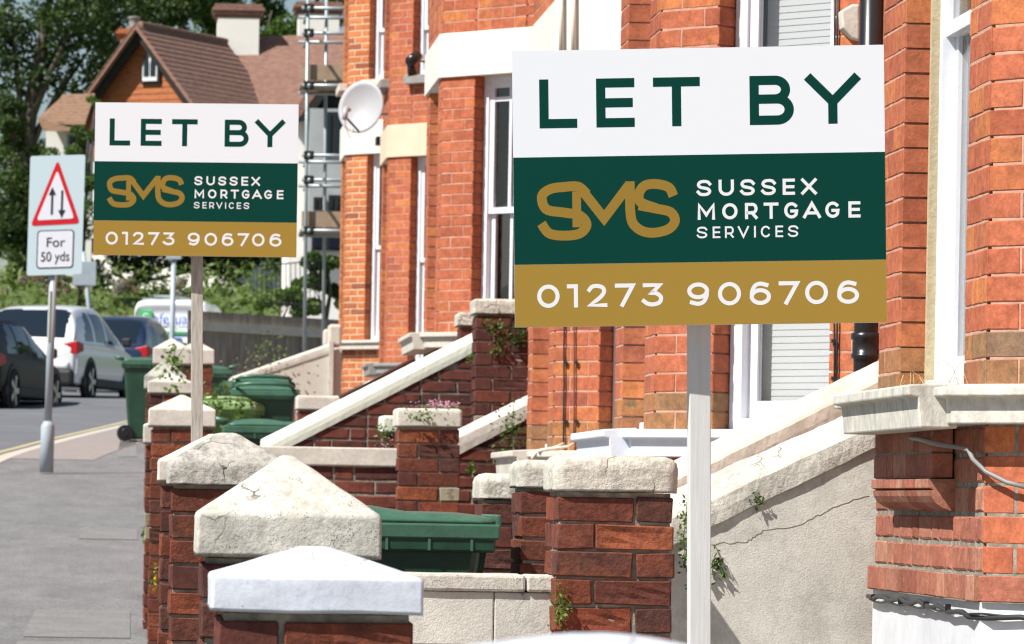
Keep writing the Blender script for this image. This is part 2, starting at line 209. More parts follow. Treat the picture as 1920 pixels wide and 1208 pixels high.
# ---------------------------------------------------------------- object helpers
BASE = {}
def prop(o, label=None, cat=None, group=None, kind=None):
    if label: o['label'] = label
    if cat: o['category'] = cat
    if group: o['group'] = group
    if kind: o['kind'] = kind
    return o
def thing(name, label, cat, loc=(0, 0, 0), group=None, rz=0):
    o = bpy.data.objects.new(name, None); COL.objects.link(o); o.location = loc; o.rotation_euler = (0, 0, rz); o.empty_display_size = 0.2
    BASE[o] = Vector((0, 0, 0)) if rz == 'local' else Vector(loc); return prop(o, label, cat, group)
def local_thing(name, label, cat, loc, rz=0, group=None):
    o = thing(name, label, cat, loc, group); o.rotation_euler = (0, 0, rz); BASE[o] = Vector((0, 0, 0)); return o
class MB:
    def __init__(s): s.v = []; s.f = []
    def add(s, vs, fs):
        n = len(s.v); s.v += [tuple(p) for p in vs]; s.f += [tuple(i + n for i in q) for q in fs]; return s
    def box(s, x0, x1, y0, y1, z0, z1):
        return s.add([(x0, y0, z0), (x1, y0, z0), (x1, y1, z0), (x0, y1, z0), (x0, y0, z1), (x1, y0, z1), (x1, y1, z1), (x0, y1, z1)],
                     [(0, 3, 2, 1), (4, 5, 6, 7), (0, 1, 5, 4), (1, 2, 6, 5), (2, 3, 7, 6), (3, 0, 4, 7)])
    def obox(s, O, d, t0, t1, d0, d1, z0, z1):     # along a wall: t along, d inward, z up
        ix, iy = -d[1], d[0]
        P = lambda t, q, z: (O[0] + d[0] * t + ix * q, O[1] + d[1] * t + iy * q, z)
        return s.add([P(t0, d0, z0), P(t1, d0, z0), P(t1, d1, z0), P(t0, d1, z0), P(t0, d0, z1), P(t1, d0, z1), P(t1, d1, z1), P(t0, d1, z1)],
                     [(0, 3, 2, 1), (4, 5, 6, 7), (0, 1, 5, 4), (1, 2, 6, 5), (2, 3, 7, 6), (3, 0, 4, 7)])
    def hexa(s, a, b):                             # two quads, near and far
        return s.add(list(a) + list(b), [(0, 1, 2, 3), (7, 6, 5, 4), (0, 4, 5, 1), (1, 5, 6, 2), (2, 6, 7, 3), (3, 7, 4, 0)])
    def prism(s, pts, off):                        # a flat outline pushed along off
        n = len(pts); off = Vector(off); q = [Vector(p) for p in pts]
        return s.add(q + [p + off for p in q], [tuple(range(n)), tuple(range(2 * n - 1, n - 1, -1))] + [(i, i + n, (i + 1) % n + n, (i + 1) % n) for i in range(n)])
    def tube(s, pts, r, n=8, r2=None, cap=True):
        pts = [Vector(p) for p in pts]; rings = []; m = len(pts)
        for i, p in enumerate(pts):
            d = (pts[min(i + 1, m - 1)] - pts[max(i - 1, 0)]).normalized()
            a = d.orthogonal().normalized() if abs(d.z) > 0.95 or i < 0 else d.cross(Vector((0, 0, 1))).normalized(); b = d.cross(a)
            rr = r if r2 is None else r + (r2 - r) * i / (m - 1)
            rings.append([p + (a * math.cos(k * 2 * math.pi / n) + b * math.sin(k * 2 * math.pi / n)) * rr for k in range(n)])
        vs = [q for g in rings for q in g]; fs = []
        for i in range(m - 1):
            for k in range(n): fs.append((i * n + k, i * n + (k + 1) % n, (i + 1) * n + (k + 1) % n, (i + 1) * n + k))
        if cap: fs += [tuple(range(n))[::-1], tuple((m - 1) * n + k for k in range(n))]
        return s.add(vs, fs)
    def lathe(s, c, axis, prof, n=20):             # prof: (along axis, radius)
        axis = Vector(axis).normalized(); a = axis.orthogonal().normalized(); b = axis.cross(a); c = Vector(c); m = len(prof)
        vs = [c + axis * h + (a * math.cos(k * 2 * math.pi / n) + b * math.sin(k * 2 * math.pi / n)) * r for h, r in prof for k in range(n)]
        fs = [(i * n + k, i * n + (k + 1) % n, (i + 1) * n + (k + 1) % n, (i + 1) * n + k) for i in range(m - 1) for k in range(n)]
        fs += [tuple(range(n))[::-1], tuple((m - 1) * n + k for k in range(n))]
        return s.add(vs, fs)
    def sweep(s, path, prof):                      # path left to right seen from outside; prof: (outward, z)
        P = [Vector((p[0], p[1])) for p in path]; m = len(P); k = len(prof); ds = [(P[i + 1] - P[i]).normalized() for i in range(m - 1)]
        ns = [Vector((d.y, -d.x)) for d in ds]; vs = []
        for i in range(m):
            a, b = ns[max(i - 1, 0)], ns[min(i, m - 2)]; q = (a + b); q = q / q.dot(a) if q.length > 1e-6 else a
            vs += [(P[i].x + q.x * o, P[i].y + q.y * o, z) for o, z in prof]
        fs = [(i * k + j, i * k + (j + 1) % k, (i + 1) * k + (j + 1) % k, (i + 1) * k + j) for i in range(m - 1) for j in range(k)]
        fs += [tuple(range(k))[::-1], tuple((m - 1) * k + j for j in range(k))]
        return s.add(vs, fs)
    def xf(s, fn): s.v = [tuple(fn(Vector(p))) for p in s.v]; return s
    def build(s, name, m, parent=None, smooth=False, bevel=0, seg=2, label=None, fix=True):
        b = Vector((0, 0, 0))
        if parent is not None:
            q = parent
            while q.parent is not None: q = q.parent
            b = BASE.get(q, b)
        me = bpy.data.meshes.new(name); me.from_pydata([(p[0] - b.x, p[1] - b.y, p[2] - b.z) for p in s.v], [], s.f)
        if fix:
            bm = bmesh.new(); bm.from_mesh(me); bmesh.ops.recalc_face_normals(bm, faces=bm.faces); bm.to_mesh(me); bm.free()
        me.materials.append(m)
        if smooth:
            for p in me.polygons: p.use_smooth = True
        o = bpy.data.objects.new(name, me); COL.objects.link(o)
        if parent is not None: o.parent = parent
        if bevel:
            bv = o.modifiers.new('bevel', 'BEVEL'); bv.width = bevel; bv.segments = seg; bv.limit_method = 'ANGLE'; bv.angle_limit = R(40)
        if label: o['label'] = label
        return o
def struct(o): o['kind'] = 'structure'; return o
# ---------------------------------------------------------------- bricks
BMESH = {}
def brick_mesh(w, h, d, m, full=False, rough=0):
    w = round(w * 200) / 200; var = random.randrange(8); key = (w, h, d, m.name, full, rough, var)
    if key in BMESH: return BMESH[key]
    rd = random.Random(hash((w, var, rough)) & 0xffff); c = 0.0035 if full or rough else 0.0015; j = 0.0028 if full or rough else 0.0012
    q = lambda a=j: rd.uniform(-a, a)
    if full:
        bm = bmesh.new(); bmesh.ops.create_cube(bm, size=1)
        for v in bm.verts: v.co = Vector((w * (v.co.x + .5) + q(), d * (v.co.y + .5) + q(), h * (v.co.z + .5) + q()))
        bmesh.ops.bevel(bm, geom=list(bm.edges), offset=c, segments=1, profile=.5, affect='EDGES')
        for v in bm.verts: v.co += Vector((q(.0012), q(.0012), q(.0012)))
        if var in (1, 4, 6):      # spalled face
            f0 = min(bm.faces, key=lambda f: f.calc_center_median().y); bmesh.ops.subdivide_edges(bm, edges=[e for e in f0.edges], cuts=3, use_grid_fill=True)
            for v in bm.verts:
                if v.co.y < .004 and .006 < v.co.z < h - .006 and .006 < v.co.x < w - .006: v.co.y += rd.uniform(0, .0065)
        me = bpy.data.meshes.new('brick'); bm.to_mesh(me); bm.free()
    else:
        cc = min(c, w * .2); xs_ = [0, w * rd.uniform(.25, .4), w * rd.uniform(.6, .75), w]; o = [(x, 0) for x in xs_] + [(w, h * .5)] + [(x, h) for x in xs_[::-1]] + [(0, h * .5)]; n_ = len(o)
        jj = j * 1.5; o = [(x + (q(jj) if 0 < x < w else -abs(q(jj)) * (1 if x > 0 else -1)), z + (q(jj) if 0 < z < h else abs(q(jj)) * (1 if z == 0 else -1))) for x, z in o]
        i = [(x + (cc + abs(q(jj))) * (1 if x < w * .2 else (-1 if x > w * .8 else 0)), z + (c + abs(q(jj))) * (1 if z < h * .3 else (-1 if z > h * .7 else 0))) for x, z in o]
        vs = [(x, q(.0006), z) for x, z in i] + [(x, c * .9 + abs(q(.0012)), z) for x, z in o] + [(x, d, z) for x, z in o]
        fs = [tuple(range(n_))] + [(k, n_ + k, n_ + (k + 1) % n_, (k + 1) % n_) for k in range(n_)] + [(n_ + k, 2 * n_ + k, 2 * n_ + (k + 1) % n_, n_ + (k + 1) % n_) for k in range(n_)]
        me = bpy.data.meshes.new('brick'); me.from_pydata(vs, [], fs)
        bm = bmesh.new(); bm.from_mesh(me); bmesh.ops.recalc_face_normals(bm, faces=bm.faces)
        f0 = min(bm.faces, key=lambda f: f.calc_center_median().y)
        if f0.normal.y > 0: bmesh.ops.reverse_faces(bm, faces=bm.faces)
        bm.to_mesh(me); bm.free()
    me.materials.append(m); BMESH[key] = me; return me
def put_brick(me, parent, x, y, z, rz):
    q = parent
    while q.parent is not None: q = q.parent
    b = BASE[q]; o = bpy.data.objects.new('brick', me); COL.objects.link(o); o.parent = parent
    o.location = (x - b.x, y - b.y, z - b.z); o.rotation_euler = (random.uniform(-.004, .004), random.uniform(-.004, .004), rz); return o
def brick_wall(parent, O, d, t0, t1, z0, z1, m, mort, holes=(), ch=0.075, jt=0.006, depth=0.1, jit=0.0012, back=0.2, clip=None, low=None, first=0, bricks_to=None):
    d = Vector(d).normalized(); rz = math.atan2(d.y, d.x); ix, iy = -d.y, d.x; n = max(1, round((z1 - z0) / ch)); chh = (z1 - z0) / n
    for k in range(n):
        za = z0 + k * chh; zb = za + chh
        if bricks_to and za > bricks_to: break
        iv = [(t0, t1)]
        for (a, b, p, q) in holes:
            if p < zb - .02 and q > za + .02:
                nv = []
                for (s_, e_) in iv:
                    if a > s_: nv.append((s_, min(a, e_)))
                    if b < e_: nv.append((max(b, s_), e_))
                iv = [x for x in nv if x[1] - x[0] > .015]
        for (s_, e_) in iv:
            t = s_; i = k + first
            while t < e_ - .012:
                L = (0.2225, 0.1095)[i % 2]; i += 1
                if e_ - (t + L) < .045: L = e_ - t
                w = L - (jt if t + L < e_ - .001 else 0)
                zm = (za + zb) / 2
                if clip is None or clip(t, t + w, za, zb):
                    q = random.uniform(-jit, jit); mm = low if (low and k < 2) else m
                    put_brick(brick_mesh(w, round(chh - jt, 4), depth, mm, rough=1 if jt > .008 else 0), parent, O[0] + d.x * t + ix * q, O[1] + d.y * t + iy * q, za + jt / 2, rz)
                t += L
    # mortar behind, in upright strips between the openings
    mb = MB(); cuts = sorted(set([t0, t1] + [x for h in holes for x in (h[0], h[1]) if t0 < x < t1]))
    for a, b in zip(cuts, cuts[1:]):
        hs = sorted([(h[2], h[3]) for h in holes if h[0] <= a + 1e-4 and h[1] >= b - 1e-4]); z = z0; e = .012
        for p, q in hs + [(z1, z1)]:
            p2 = min(p, z1)
            if p2 - z > .01 and clip is None:
                MB().obox(O, d, a + (e if a > t0 or a == t0 else 0), b - e, .0022 if jt < .008 else .005, back, z, p2).build('mortar', mort, parent)
            z = max(z, q)
def rough_bm(bm, amp, sc, seed):
    for v in bm.verts:
        p = v.co * sc + Vector((seed * 3.1, seed * 1.7, seed)); v.co += Vector(noise.noise_vector(p)) * amp + Vector(noise.noise_vector(p * 3.3)) * amp * .4
def cap_obj(parent, name, m, cx, cy, zb, ze, za, w, d, flat=0.0, seed=1, rnd=.007, amp=.002):
    bm = bmesh.new(); hw, hd = w / 2, d / 2
    if za > ze + 1e-4:
        fl = max(flat, .012); b = [bm.verts.new(p) for p in ((-hw, -hd, zb), (hw, -hd, zb), (hw, hd, zb), (-hw, hd, zb))]
        e = [bm.verts.new(p) for p in ((-hw, -hd, ze), (hw, -hd, ze), (hw, hd, ze), (-hw, hd, ze))]
        a = [bm.verts.new(p) for p in ((-fl, -fl, za), (fl, -fl, za), (fl, fl, za), (-fl, fl, za))]
        bm.faces.new(b[::-1]); bm.faces.new(a)
        for k in range(4):
            j = (k + 1) % 4; bm.faces.new((b[k], b[j], e[j], e[k])); bm.faces.new((e[k], e[j], a[j], a[k]))
    else:
        bmesh.ops.create_cube(bm, size=1)
        for v in bm.verts: v.co = Vector((v.co.x * w, v.co.y * d, zb + (v.co.z + .5) * (ze - zb)))
    bmesh.ops.recalc_face_normals(bm, faces=bm.faces)
    bmesh.ops.bevel(bm, geom=[q for q in bm.edges if (q.verts[0].co.z + q.verts[1].co.z) / 2 > zb + .002], offset=rnd, segments=3, profile=.5, affect='EDGES', clamp_overlap=True)
    long = [e for e in bm.edges if e.calc_length() > .05]; bmesh.ops.subdivide_edges(bm, edges=long, cuts=7, use_grid_fill=True)
    rough_bm(bm, amp, 12, seed); rough_bm(bm, amp * .3, 40, seed + 3)
    me = bpy.data.meshes.new(name); bm.to_mesh(me); bm.free()
    for p in me.polygons: p.use_smooth = True
    me.materials.append(m); o = bpy.data.objects.new(name, me); COL.objects.link(o); o.parent = parent; wn = o.modifiers.new('wn', 'WEIGHTED_NORMAL'); wn.weight = 100
    b = BASE[parent]; o.location = (cx - b.x, cy - b.y, -b.z); return o
def pier(label, px, py, Y, capm, bot, eave, apex, group='front wall gate piers', name='gate_pier', bm_=None, w=.327, base=None, over=.016, seed=1, zmin=None, flat=0.0, rnd=.007, amp=.002, ov_l=None):
    """brick pier: left edge of its brick at px (measured at height py), front face at Y; cap heights given as rows of the photo"""
    bm_ = bm_ or BR_P; X = W(px, py, Y).x; xm = px + w * F / Y / 2; zb = W(xm, bot, Y).z; ze = W(xm, eave, Y).z; za = W(xm, apex, Y + w / 2).z if apex else ze
    z0 = (gz(Y) if base is None else base) - .03; t = thing(name, label, 'pier', (X + w / 2, Y + w / 2, z0), group)
    zk = zb - .010; n = max(1, round((zk - z0) / .0755)); ch = (zk - z0) / n; hh = .1025; L = w - hh - .009
    for k in range(n):
        z = z0 + k * ch
        for q in range(4):
            rq = random.random(); me = brick_mesh(L, round(ch - .0085, 4), hh, BR_D if rq < .14 else (BR_GY if rq > .965 else bm_), True); cx, cy = X + w / 2, Y + w / 2
            # pinwheel: a stretcher along each side, turned the other way in every second course
            ox, oy = (-w / 2, -w / 2) if k % 2 == 0 else (w / 2 - L, -w / 2); an = q * math.pi / 2
            j = random.uniform(-.003, .003); ox += j * .4; oy += j
            put_brick(me, t, cx + ox * math.cos(an) - oy * math.sin(an), cy + ox * math.sin(an) + oy * math.cos(an), z + .00425, an)
    MB().box(X + .009, X + w - .009, Y + .009, Y + w - .009, z0, zb - .002).build('mortar', MO_P, t)
    cap_obj(t, 'cap', capm, X + w / 2, Y + w / 2, zb, ze, za, w + 2 * over, w + 2 * over, flat, seed, rnd, amp)
    return t
# ---------------------------------------------------------------- lettering with strokes of even width
def cat(pts, n=7, closed=False):
    P = [Vector((p[0], p[1])) for p in pts]; out = []; m = len(P); rngk = m if closed else m - 1
    for i in range(rngk):
        g = lambda k: P[k % m] if closed else P[min(max(k, 0), m - 1)]
        a, b, c, d = g(i - 1), g(i), g(i + 1), g(i + 2)
        for s_ in range(n):
            t = s_ / n; out.append(0.5 * ((2 * b) + (c - a) * t + (2 * a - 5 * b + 4 * c - d) * t * t + (3 * b - a - 3 * c + d) * t ** 3))
    if not closed: out.append(P[-1])
    return [(p.x, p.y) for p in out]
def arc(cx, cy, rx, ry, a0, a1, n=16): return [(cx + rx * math.cos(R(a0 + (a1 - a0) * i / n)), cy + ry * math.sin(R(a0 + (a1 - a0) * i / n))) for i in range(n + 1)]
_S = cat([(.97, .80), (.80, .96), (.5, 1), (.2, .95), (.05, .76), (.18, .58), (.5, .5), (.82, .42), (.96, .24), (.8, .05), (.5, 0), (.2, .04), (.02, .20)])
_O = arc(.5, .5, .5, .5, 0, 360, 36)[:-1]
GL = {'L': [([(0, 1), (0, 0), (1, 0)], 1)], 'E': [([(1, 1), (0, 1), (0, 0), (1, 0)], 1), ([(0, .5), (.94, .5)], 1)], 'T': [([(0, 1), (1, 1)], 1), ([(.5, 1), (.5, 0)], 1)],
 'B': [([(0, 0), (0, 1), (.6, 1)] + arc(.6, .765, .3, .235, 90, -90)[1:-1] + [(.6, .53), (0, .53)], 0), ([(0, .53), (.66, .53)] + arc(.66, .265, .34, .265, 90, -90)[1:-1] + [(.66, 0), (0, 0), (0, .1)], 0)],
 'Y': [([(0, 1), (.5, .44), (1, 1)], 1), ([(.5, .48), (.5, 0)], 1)], 'X': [([(0, 1), (1, 0)], 1), ([(1, 1), (0, 0)], 1)],
 'U': [([(0, 1), (0, .42)] + arc(.5, .42, .5, .42, 180, 360)[1:] + [(1, 1)], 1)], 'M': [([(0, 0), (0, 1), (.5, .25), (1, 1), (1, 0)], 1)], 'O': [(_O, 2)], '0': [(_O, 2)], 'S': [(_S, 1)],
 'R': [([(0, 0), (0, 1), (.62, 1)] + arc(.62, .68, .36, .32, 90, -90)[1:-1] + [(.62, .36), (0, .36)], 0), ([(.55, .36), (.98, 0)], 1), ([(0, .1), (0, 0)], 1)],
 'G': [(arc(.5, .5, .5, .5, 45, 322, 26) + [(.94, .45), (.52, .45)], 1)], 'A': [([(0, 0), (.5, 1), (1, 0)], 1), ([(.2, .28), (.8, .28)], 0)], 'V': [([(0, 1), (.5, 0), (1, 1)], 1)], 'I': [([(.5, 0), (.5, 1)], 1)],
 'C': [(arc(.5, .5, .5, .5, 42, 318, 26), 1)], '1': [([(0, 1), (1, 1), (1, 0)], 1)], '7': [([(0, 1), (1, 1), (.34, 0)], 1)],
 '2': [(cat([(.03, .80), (.2, .96), (.5, 1), (.83, .92), (.93, .72), (.8, .5), (.45, .24)]) + [(.06, 0), (1, 0)], 1)],
 '3': [([(.06, 1), (.9, 1), (.46, .6)] + cat([(.46, .6), (.72, .57), (.94, .42), (.97, .26), (.85, .08), (.5, 0), (.2, .05), (0, .18)])[1:], 1)],
 '6': [(arc(.5, .33, .5, .33, 0, 360, 30)[:-1], 2), (cat([(.0, .33), (.03, .62), (.2, .9), (.5, 1), (.86, .93)]), 1)],
 '9': [(arc(.5, .67, .5, .33, 0, 360, 30)[:-1], 2), (cat([(1, .67), (.97, .38), (.8, .1), (.5, 0), (.14, .07)]), 1)]}
def ribbon(mb, pts, w, dep, mode, xform):
    P = [Vector(p) for p in pts]; m = len(P); closed = mode == 2
    if mode == 1:
        P[0] = P[0] + (P[0] - P[1]).normalized() * w / 2; P[-1] = P[-1] + (P[-1] - P[-2]).normalized() * w / 2
    vs = []
    for i in range(m):
        a = P[i] - P[i - 1] if (i > 0 or closed) else P[1] - P[0]; b = P[(i + 1) % m] - P[i] if (i < m - 1 or closed) else P[-1] - P[-2]
        a = a.normalized(); b = b.normalized(); na, nb = Vector((-a.y, a.x)), Vector((-b.y, b.x)); q = na + nb
        q = q / max(q.dot(na), .35) if q.length > .2 else na
        vs += [P[i] + q * w / 2, P[i] - q * w / 2]
    fs = []
    for i in range(m if closed else m - 1):
        j = (i + 1) % m; fs.append((2 * i, 2 * i + 1, 2 * j + 1, 2 * j))
    mb.add([xform(p.x, p.y, dep) for p in vs], fs)
def letters(items, stroke, xform, dep0=.0012):
    """items: (character, x0, x1, y0, y1) on the board, y upwards"""
    mb = MB(); k = 0
    for ch, x0, x1, y0, y1 in items:
        h = stroke / 2
        for pts, mode in GL[ch]:
            ribbon(mb, [(x0 + h + (x1 - x0 - stroke) * p[0], y0 + h + (y1 - y0 - stroke) * p[1]) for p in pts], stroke, dep0 + .00004 * k, mode, xform); k = (k + 1) % 4
    return mb
#SETTING
# ================================================================ SETTING
def sheet(name, pts_l, pts_r, zf, m, n=None, dz=0.0):
    mb = MB()
    for (a, b), (c, d) in zip(zip(pts_l, pts_l[1:]), zip(pts_r, pts_r[1:])):
        mb.add([(a[0], a[1], zf(a[1]) + dz), (c[0], c[1], zf(c[1]) + dz), (d[0], d[1], zf(d[1]) + dz), (b[0], b[1], zf(b[1]) + dz)], [(0, 1, 2, 3)])
    return mb.build(name, m, fix=False)
def ground_h(x, y):
    h = gz(max(y, -60)) - .25 if y < 260 else gz(260) - .25
    h += 2.6 * sm(108, 117, y) + 6 * sm(125, 200, y) * .3
    return h
ys = sorted(set([-60, -30, 0] + list(range(10, 100, 10)) + list(range(100, 130, 2)) + [140, 160, 200, 260, 400, 800, 1500])); xs = [-1200, -400, -150, -60, -30, -15, -8, -4, 0, 4, 8, 15, 30, 60, 150, 400, 1200]
mb = MB(); mb.v = [(x, y, ground_h(x, y)) for y in ys for x in xs]; nx = len(xs)
mb.f = [(j * nx + i, j * nx + i + 1, (j + 1) * nx + i + 1, (j + 1) * nx + i) for j in range(len(ys) - 1) for i in range(nx - 1)]
struct(mb.build('ground', EARTH, fix=False))
KC = cat([(-1.8, -20), (-1.8, 5), (-1.8, 20), (-1.72, 35), (-1.3, 47), (-.72, 53), (0, 58.5), (.9, 65), (2.3, 73), (4.2, 83), (7.5, 98), (13, 118)], 8)
def offs(c, o):
    out = []
    for i, p in enumerate(c):
        a = Vector(c[max(i - 1, 0)]); b = Vector(c[min(i + 1, len(c) - 1)]); d = (b - a).normalized(); out.append((p[0] + d.y * o, p[1] - d.x * o))
    return out
def bump_z(h): return lambda y: gz(y) + h
struct(sheet('pavement', KC, [(max(9, p[0] + 6), p[1]) for p in KC], gz, ASPH))
struct(sheet('road', offs(KC, -6.8), offs(KC, .02), gz, ROADM, dz=-.05))
struct(sheet('pavement', offs(KC, -16), offs(KC, -6.6), gz, PINKP, dz=-.005))
k1 = MB(); L1 = offs(KC, -.14)
for i in range(len(KC) - 1):
    a, b, c, d = L1[i], KC[i], KC[i + 1], L1[i + 1]
    k1.hexa([(p[0], p[1], gz(p[1]) - .12) for p in (a, b, c, d)], [(p[0], p[1], gz(p[1]) + .006) for p in (a, b, c, d)])
struct(k1.build('kerb', KERB))
struct(sheet('road_marking', offs(KC, -.48), offs(KC, -.40), gz, YEL, dz=-.046)); struct(sheet('road_marking', offs(KC, -.32), offs(KC, -.24), gz, YEL, dz=-.046))
i0 = next(i for i, p in enumerate(KC) if p[1] > 47); i1 = next(i for i, p in enumerate(KC) if p[1] > 60)
struct(sheet('pavement_crossover', KC[i0:i1], offs(KC, .9)[i0:i1], gz, PINKP, dz=.004))
for (x0, x1, y0, y1) in ((-.55, .04, 24.9, 26.9), (-.6, .1, 22.5, 24.6), (-.35, .1, 34, 35.4), (-.1, .12, 49, 54)):
    struct(sheet('pavement_patch', [(x0, y0), (x0 + .03, y1)], [(x1, y0), (x1, y1)], gz, PATCH, dz=.004))
for (y0, y1, z) in ((4.5, 13.2, .6), (13.2, 24.5, .92), (24.5, 28.5, 1.29), (28.5, 36, 1.49), (36, 46, 1.93), (46, 62, 2.45)):
    struct(MB().box(.47, 9, y0, y1, z - .6, z).build('front_garden', CONC))
def pad(Y):
    for (y0, y1, z) in ((4.5, 13.2, .6), (13.2, 24.5, .92), (24.5, 28.5, 1.29), (28.5, 36, 1.49), (36, 46, 1.93), (46, 62, 2.45)):
        if y0 <= Y < y1: return z
    return gz(Y)
# ================================================================ HOUSES
def window(root, O, d, t0, t1, z0, z1, dep=.1, blind=False, lights=1, rail=None, top=None, fm=None, fw=.05, curtain=False):
    fm = fm or FRAME; f = MB(); f.obox(O, d, t0, t0 + fw, dep, dep + .09, z0, z1); f.obox(O, d, t1 - fw, t1, dep, dep + .09, z0, z1)
    f.obox(O, d, t0 + fw, t1 - fw, dep, dep + .09, z1 - fw, z1); f.obox(O, d, t0 + fw, t1 - fw, dep - .03, dep + .09, z0, z0 + .05)
    w = f.build('window', fm, root, bevel=.004)
    rail = rail if rail else (z0 + z1) / 2; b = .042
    for nm, a, c, dd in (('sash', z0 + .05, rail + .02, dep + .045), ('sash', rail - .02, z1 - fw, dep + .015)):
        s = MB(); l, r = t0 + fw, t1 - fw; bb = .07 if a < rail - .1 else b
        s.obox(O, d, l, l + b, dd, dd + .03, a, c); s.obox(O, d, r - b, r, dd, dd + .03, a, c); s.obox(O, d, l + b, r - b, dd, dd + .03, a, a + bb); s.obox(O, d, l + b, r - b, dd, dd + .03, c - b, c)
        for k in range(1, lights): q = l + b + (r - l - 2 * b) * k / lights; s.obox(O, d, q - .012, q + .012, dd + .002, dd + .028, a + bb, c - b)
        if top and a > rail - .1: s.obox(O, d, l + b, r - b, dd + .003, dd + .027, top, top + .03)
        s.build(nm, fm, w)
        MB().obox(O, d, l + b, r - b, dd + .013, dd + .017, a + bb, c - b).build('pane', GLASS, w)
    if blind:
        q = MB(); n = int((z1 - z0 - .15) / .026)
        for k in range(n):
            z = z0 + .09 + k * .026; ix, iy = -d[1], d[0]
            P = lambda t, e, zz: (O[0] + d[0] * t + ix * e, O[1] + d[1] * t + iy * e, zz)
            q.add([P(t0 + fw + .01, dep + .115, z), P(t1 - fw - .01, dep + .115, z), P(t1 - fw - .01, dep + .1175, z + .0275), P(t0 + fw + .01, dep + .1175, z + .0275)], [(0, 1, 2, 3)])
        q.build('blind', BLIND, root, fix=False)
    if curtain: MB().obox(O, d, t0 + fw, t0 + fw + (t1 - t0) * .3, dep + .16, dep + .18, z0, z1).build('curtain', RWALL, root)
    return w
D45 = (math.sqrt(.5), -math.sqrt(.5)); Q2 = math.sqrt(2)
def bay_house(name, label, Xf, Yn, Lf, wn, wf, zg, zs, zt, ztop, bm_, mo, sm_, tp=.21, to=.60, te=.72, band=None, upper=None, jt=.005, sill_h=.105, proj=.12, block=.075, bl=(.2, .05), low=None, main=2.2, mainm=None, blind=False, blow=None, wfront={}, wcant={}, bricks_to=None, blockm=None):
    t = thing(name, label, 'house', (Xf, Yn, zg), 'terraced houses with canted bays'); OF = (Xf, Yn + Lf); DF = (0, -1); OC = (Xf, Yn); ce = te * Q2
    hf = [(wf, Lf - wn, zs, zt)]; hc = [(tp * Q2, to * Q2, zs, zt)]
    if upper: hf.append((wf, Lf - wn, upper[0], upper[1])); hc.append((tp * Q2, to * Q2, upper[0], upper[1]))
    zb = zs - sill_h
    if blow is None:
        brick_wall(t, OF, DF, 0, Lf, zg, zb, bm_, mo, jt=jt); brick_wall(t, OC, D45, 0, ce, zg, zb, bm_, mo, jt=jt, first=1)
    else: blow(t, OF, DF, Lf, OC, D45, ce, zg, zb)
    path = [OF, OC, (Xf + te, Yn - te)]
    def string(zz, p, h, nm='sill_course', m_=None):
        MB().sweep(path, [(-.09, zz - h), (p * .72, zz - h), (p * .76, zz - .036), (p, zz - .03), (p, zz - .006), (p * .5, zz + .004), (-.09, zz + .008)]).build(nm, m_ or sm_, t, bevel=.004)
        if block:
            a, b = OF[1] - bl[0], OF[1] - (Lf - bl[1]); p2 = p + block
            MB().sweep([(Xf, a), (Xf, b)], [(p * .5, zz - h - .012), (p2 * .84, zz - h - .012), (p2 * .87, zz - .034), (p2, zz - .028), (p2, zz + .002), (p * .5, zz + .010)]).build('sill_block', blockm or m_ or sm_, t, bevel=.005)
    string(zs, proj, sill_h)
    segs = [(zs, band[0] if band else ztop)]
    if band:
        segs.append((band[1], ztop)); MB().sweep(path, [(-.1, band[0]), (.022, band[0]), (.022, band[1] - .006), (.0, band[1]), (-.1, band[1])]).build('lintel_band', band[2], t, bevel=.003)
        MB().sweep(path, [(-.19, band[0] + .01), (-.1, band[0] + .01), (-.1, band[1] - .01), (-.19, band[1] - .01)]).build('lintel_core', band[2], t)
    for a, b in segs:
        brick_wall(t, OF, DF, 0, Lf, a, b, bm_, mo, holes=hf, jt=jt, low=low if a == zs else None, bricks_to=bricks_to); brick_wall(t, OC, D45, 0, ce, a, b, bm_, mo, holes=hc, jt=jt, first=1, low=low if a == zs else None, bricks_to=bricks_to)
    window(t, OF, DF, wf, Lf - wn, zs, zt, **wfront); window(t, OC, D45, tp * Q2, to * Q2, zs, zt, blind=blind, **wcant)
    if upper:
        window(t, OF, DF, wf, Lf - wn, upper[0], upper[1]); window(t, OC, D45, tp * Q2, to * Q2, upper[0], upper[1])
        for (O_, d_, a, b) in ((OF, DF, wf - .06, Lf - wn + .06), (OC, D45, tp * Q2 - .05, to * Q2 + .05)):
            MB().obox(O_, d_, a, b, -.09, .1, upper[0] - .09, upper[0]).build('sill', sm_, t, bevel=.006)
    # side turned away, body of the house, slab added to close the bay against the sun
    mb = MB(); mb.hexa([(Xf + .02, Yn + Lf - .01, zg), (Xf + te + .02, Yn + Lf + te - .01, zg), (Xf + te + .02, Yn + Lf + te - .01, ztop), (Xf + .02, Yn + Lf - .01, ztop)],
            [(Xf + .2, Yn + Lf - .01, zg), (Xf + te + .2, Yn + Lf + te - .1, zg), (Xf + te + .2, Yn + Lf + te - .1, ztop), (Xf + .2, Yn + Lf - .01, ztop)])
    mb.build('bay_side_wall', BR_FAR, t); xm = Xf + te; ya, yb = Yn - te - main, Yn + Lf + te + .4
    MB().box(xm + .05, xm + 5, ya, yb, zg - 1, ztop + 3).build('wall', BR_FAR, t)
    MB().box(xm - .06, xm - .02, Yn - te * .6, Yn + Lf + te * .6, zg, ztop).build('dark_room_panel', DARK, t)  # near-black panel in place of the unlit room behind the glass
    MB().add([(Xf + .02, Yn + Lf, ztop), (Xf + .02, Yn, ztop), (xm, Yn - te, ztop), (xm, Yn + Lf + te, ztop)], [(0, 1, 2, 3)]).build('bay_sun_slab', STONEG, t, fix=False)  # unseen slab, added so no sun enters through the open top
    return t, path
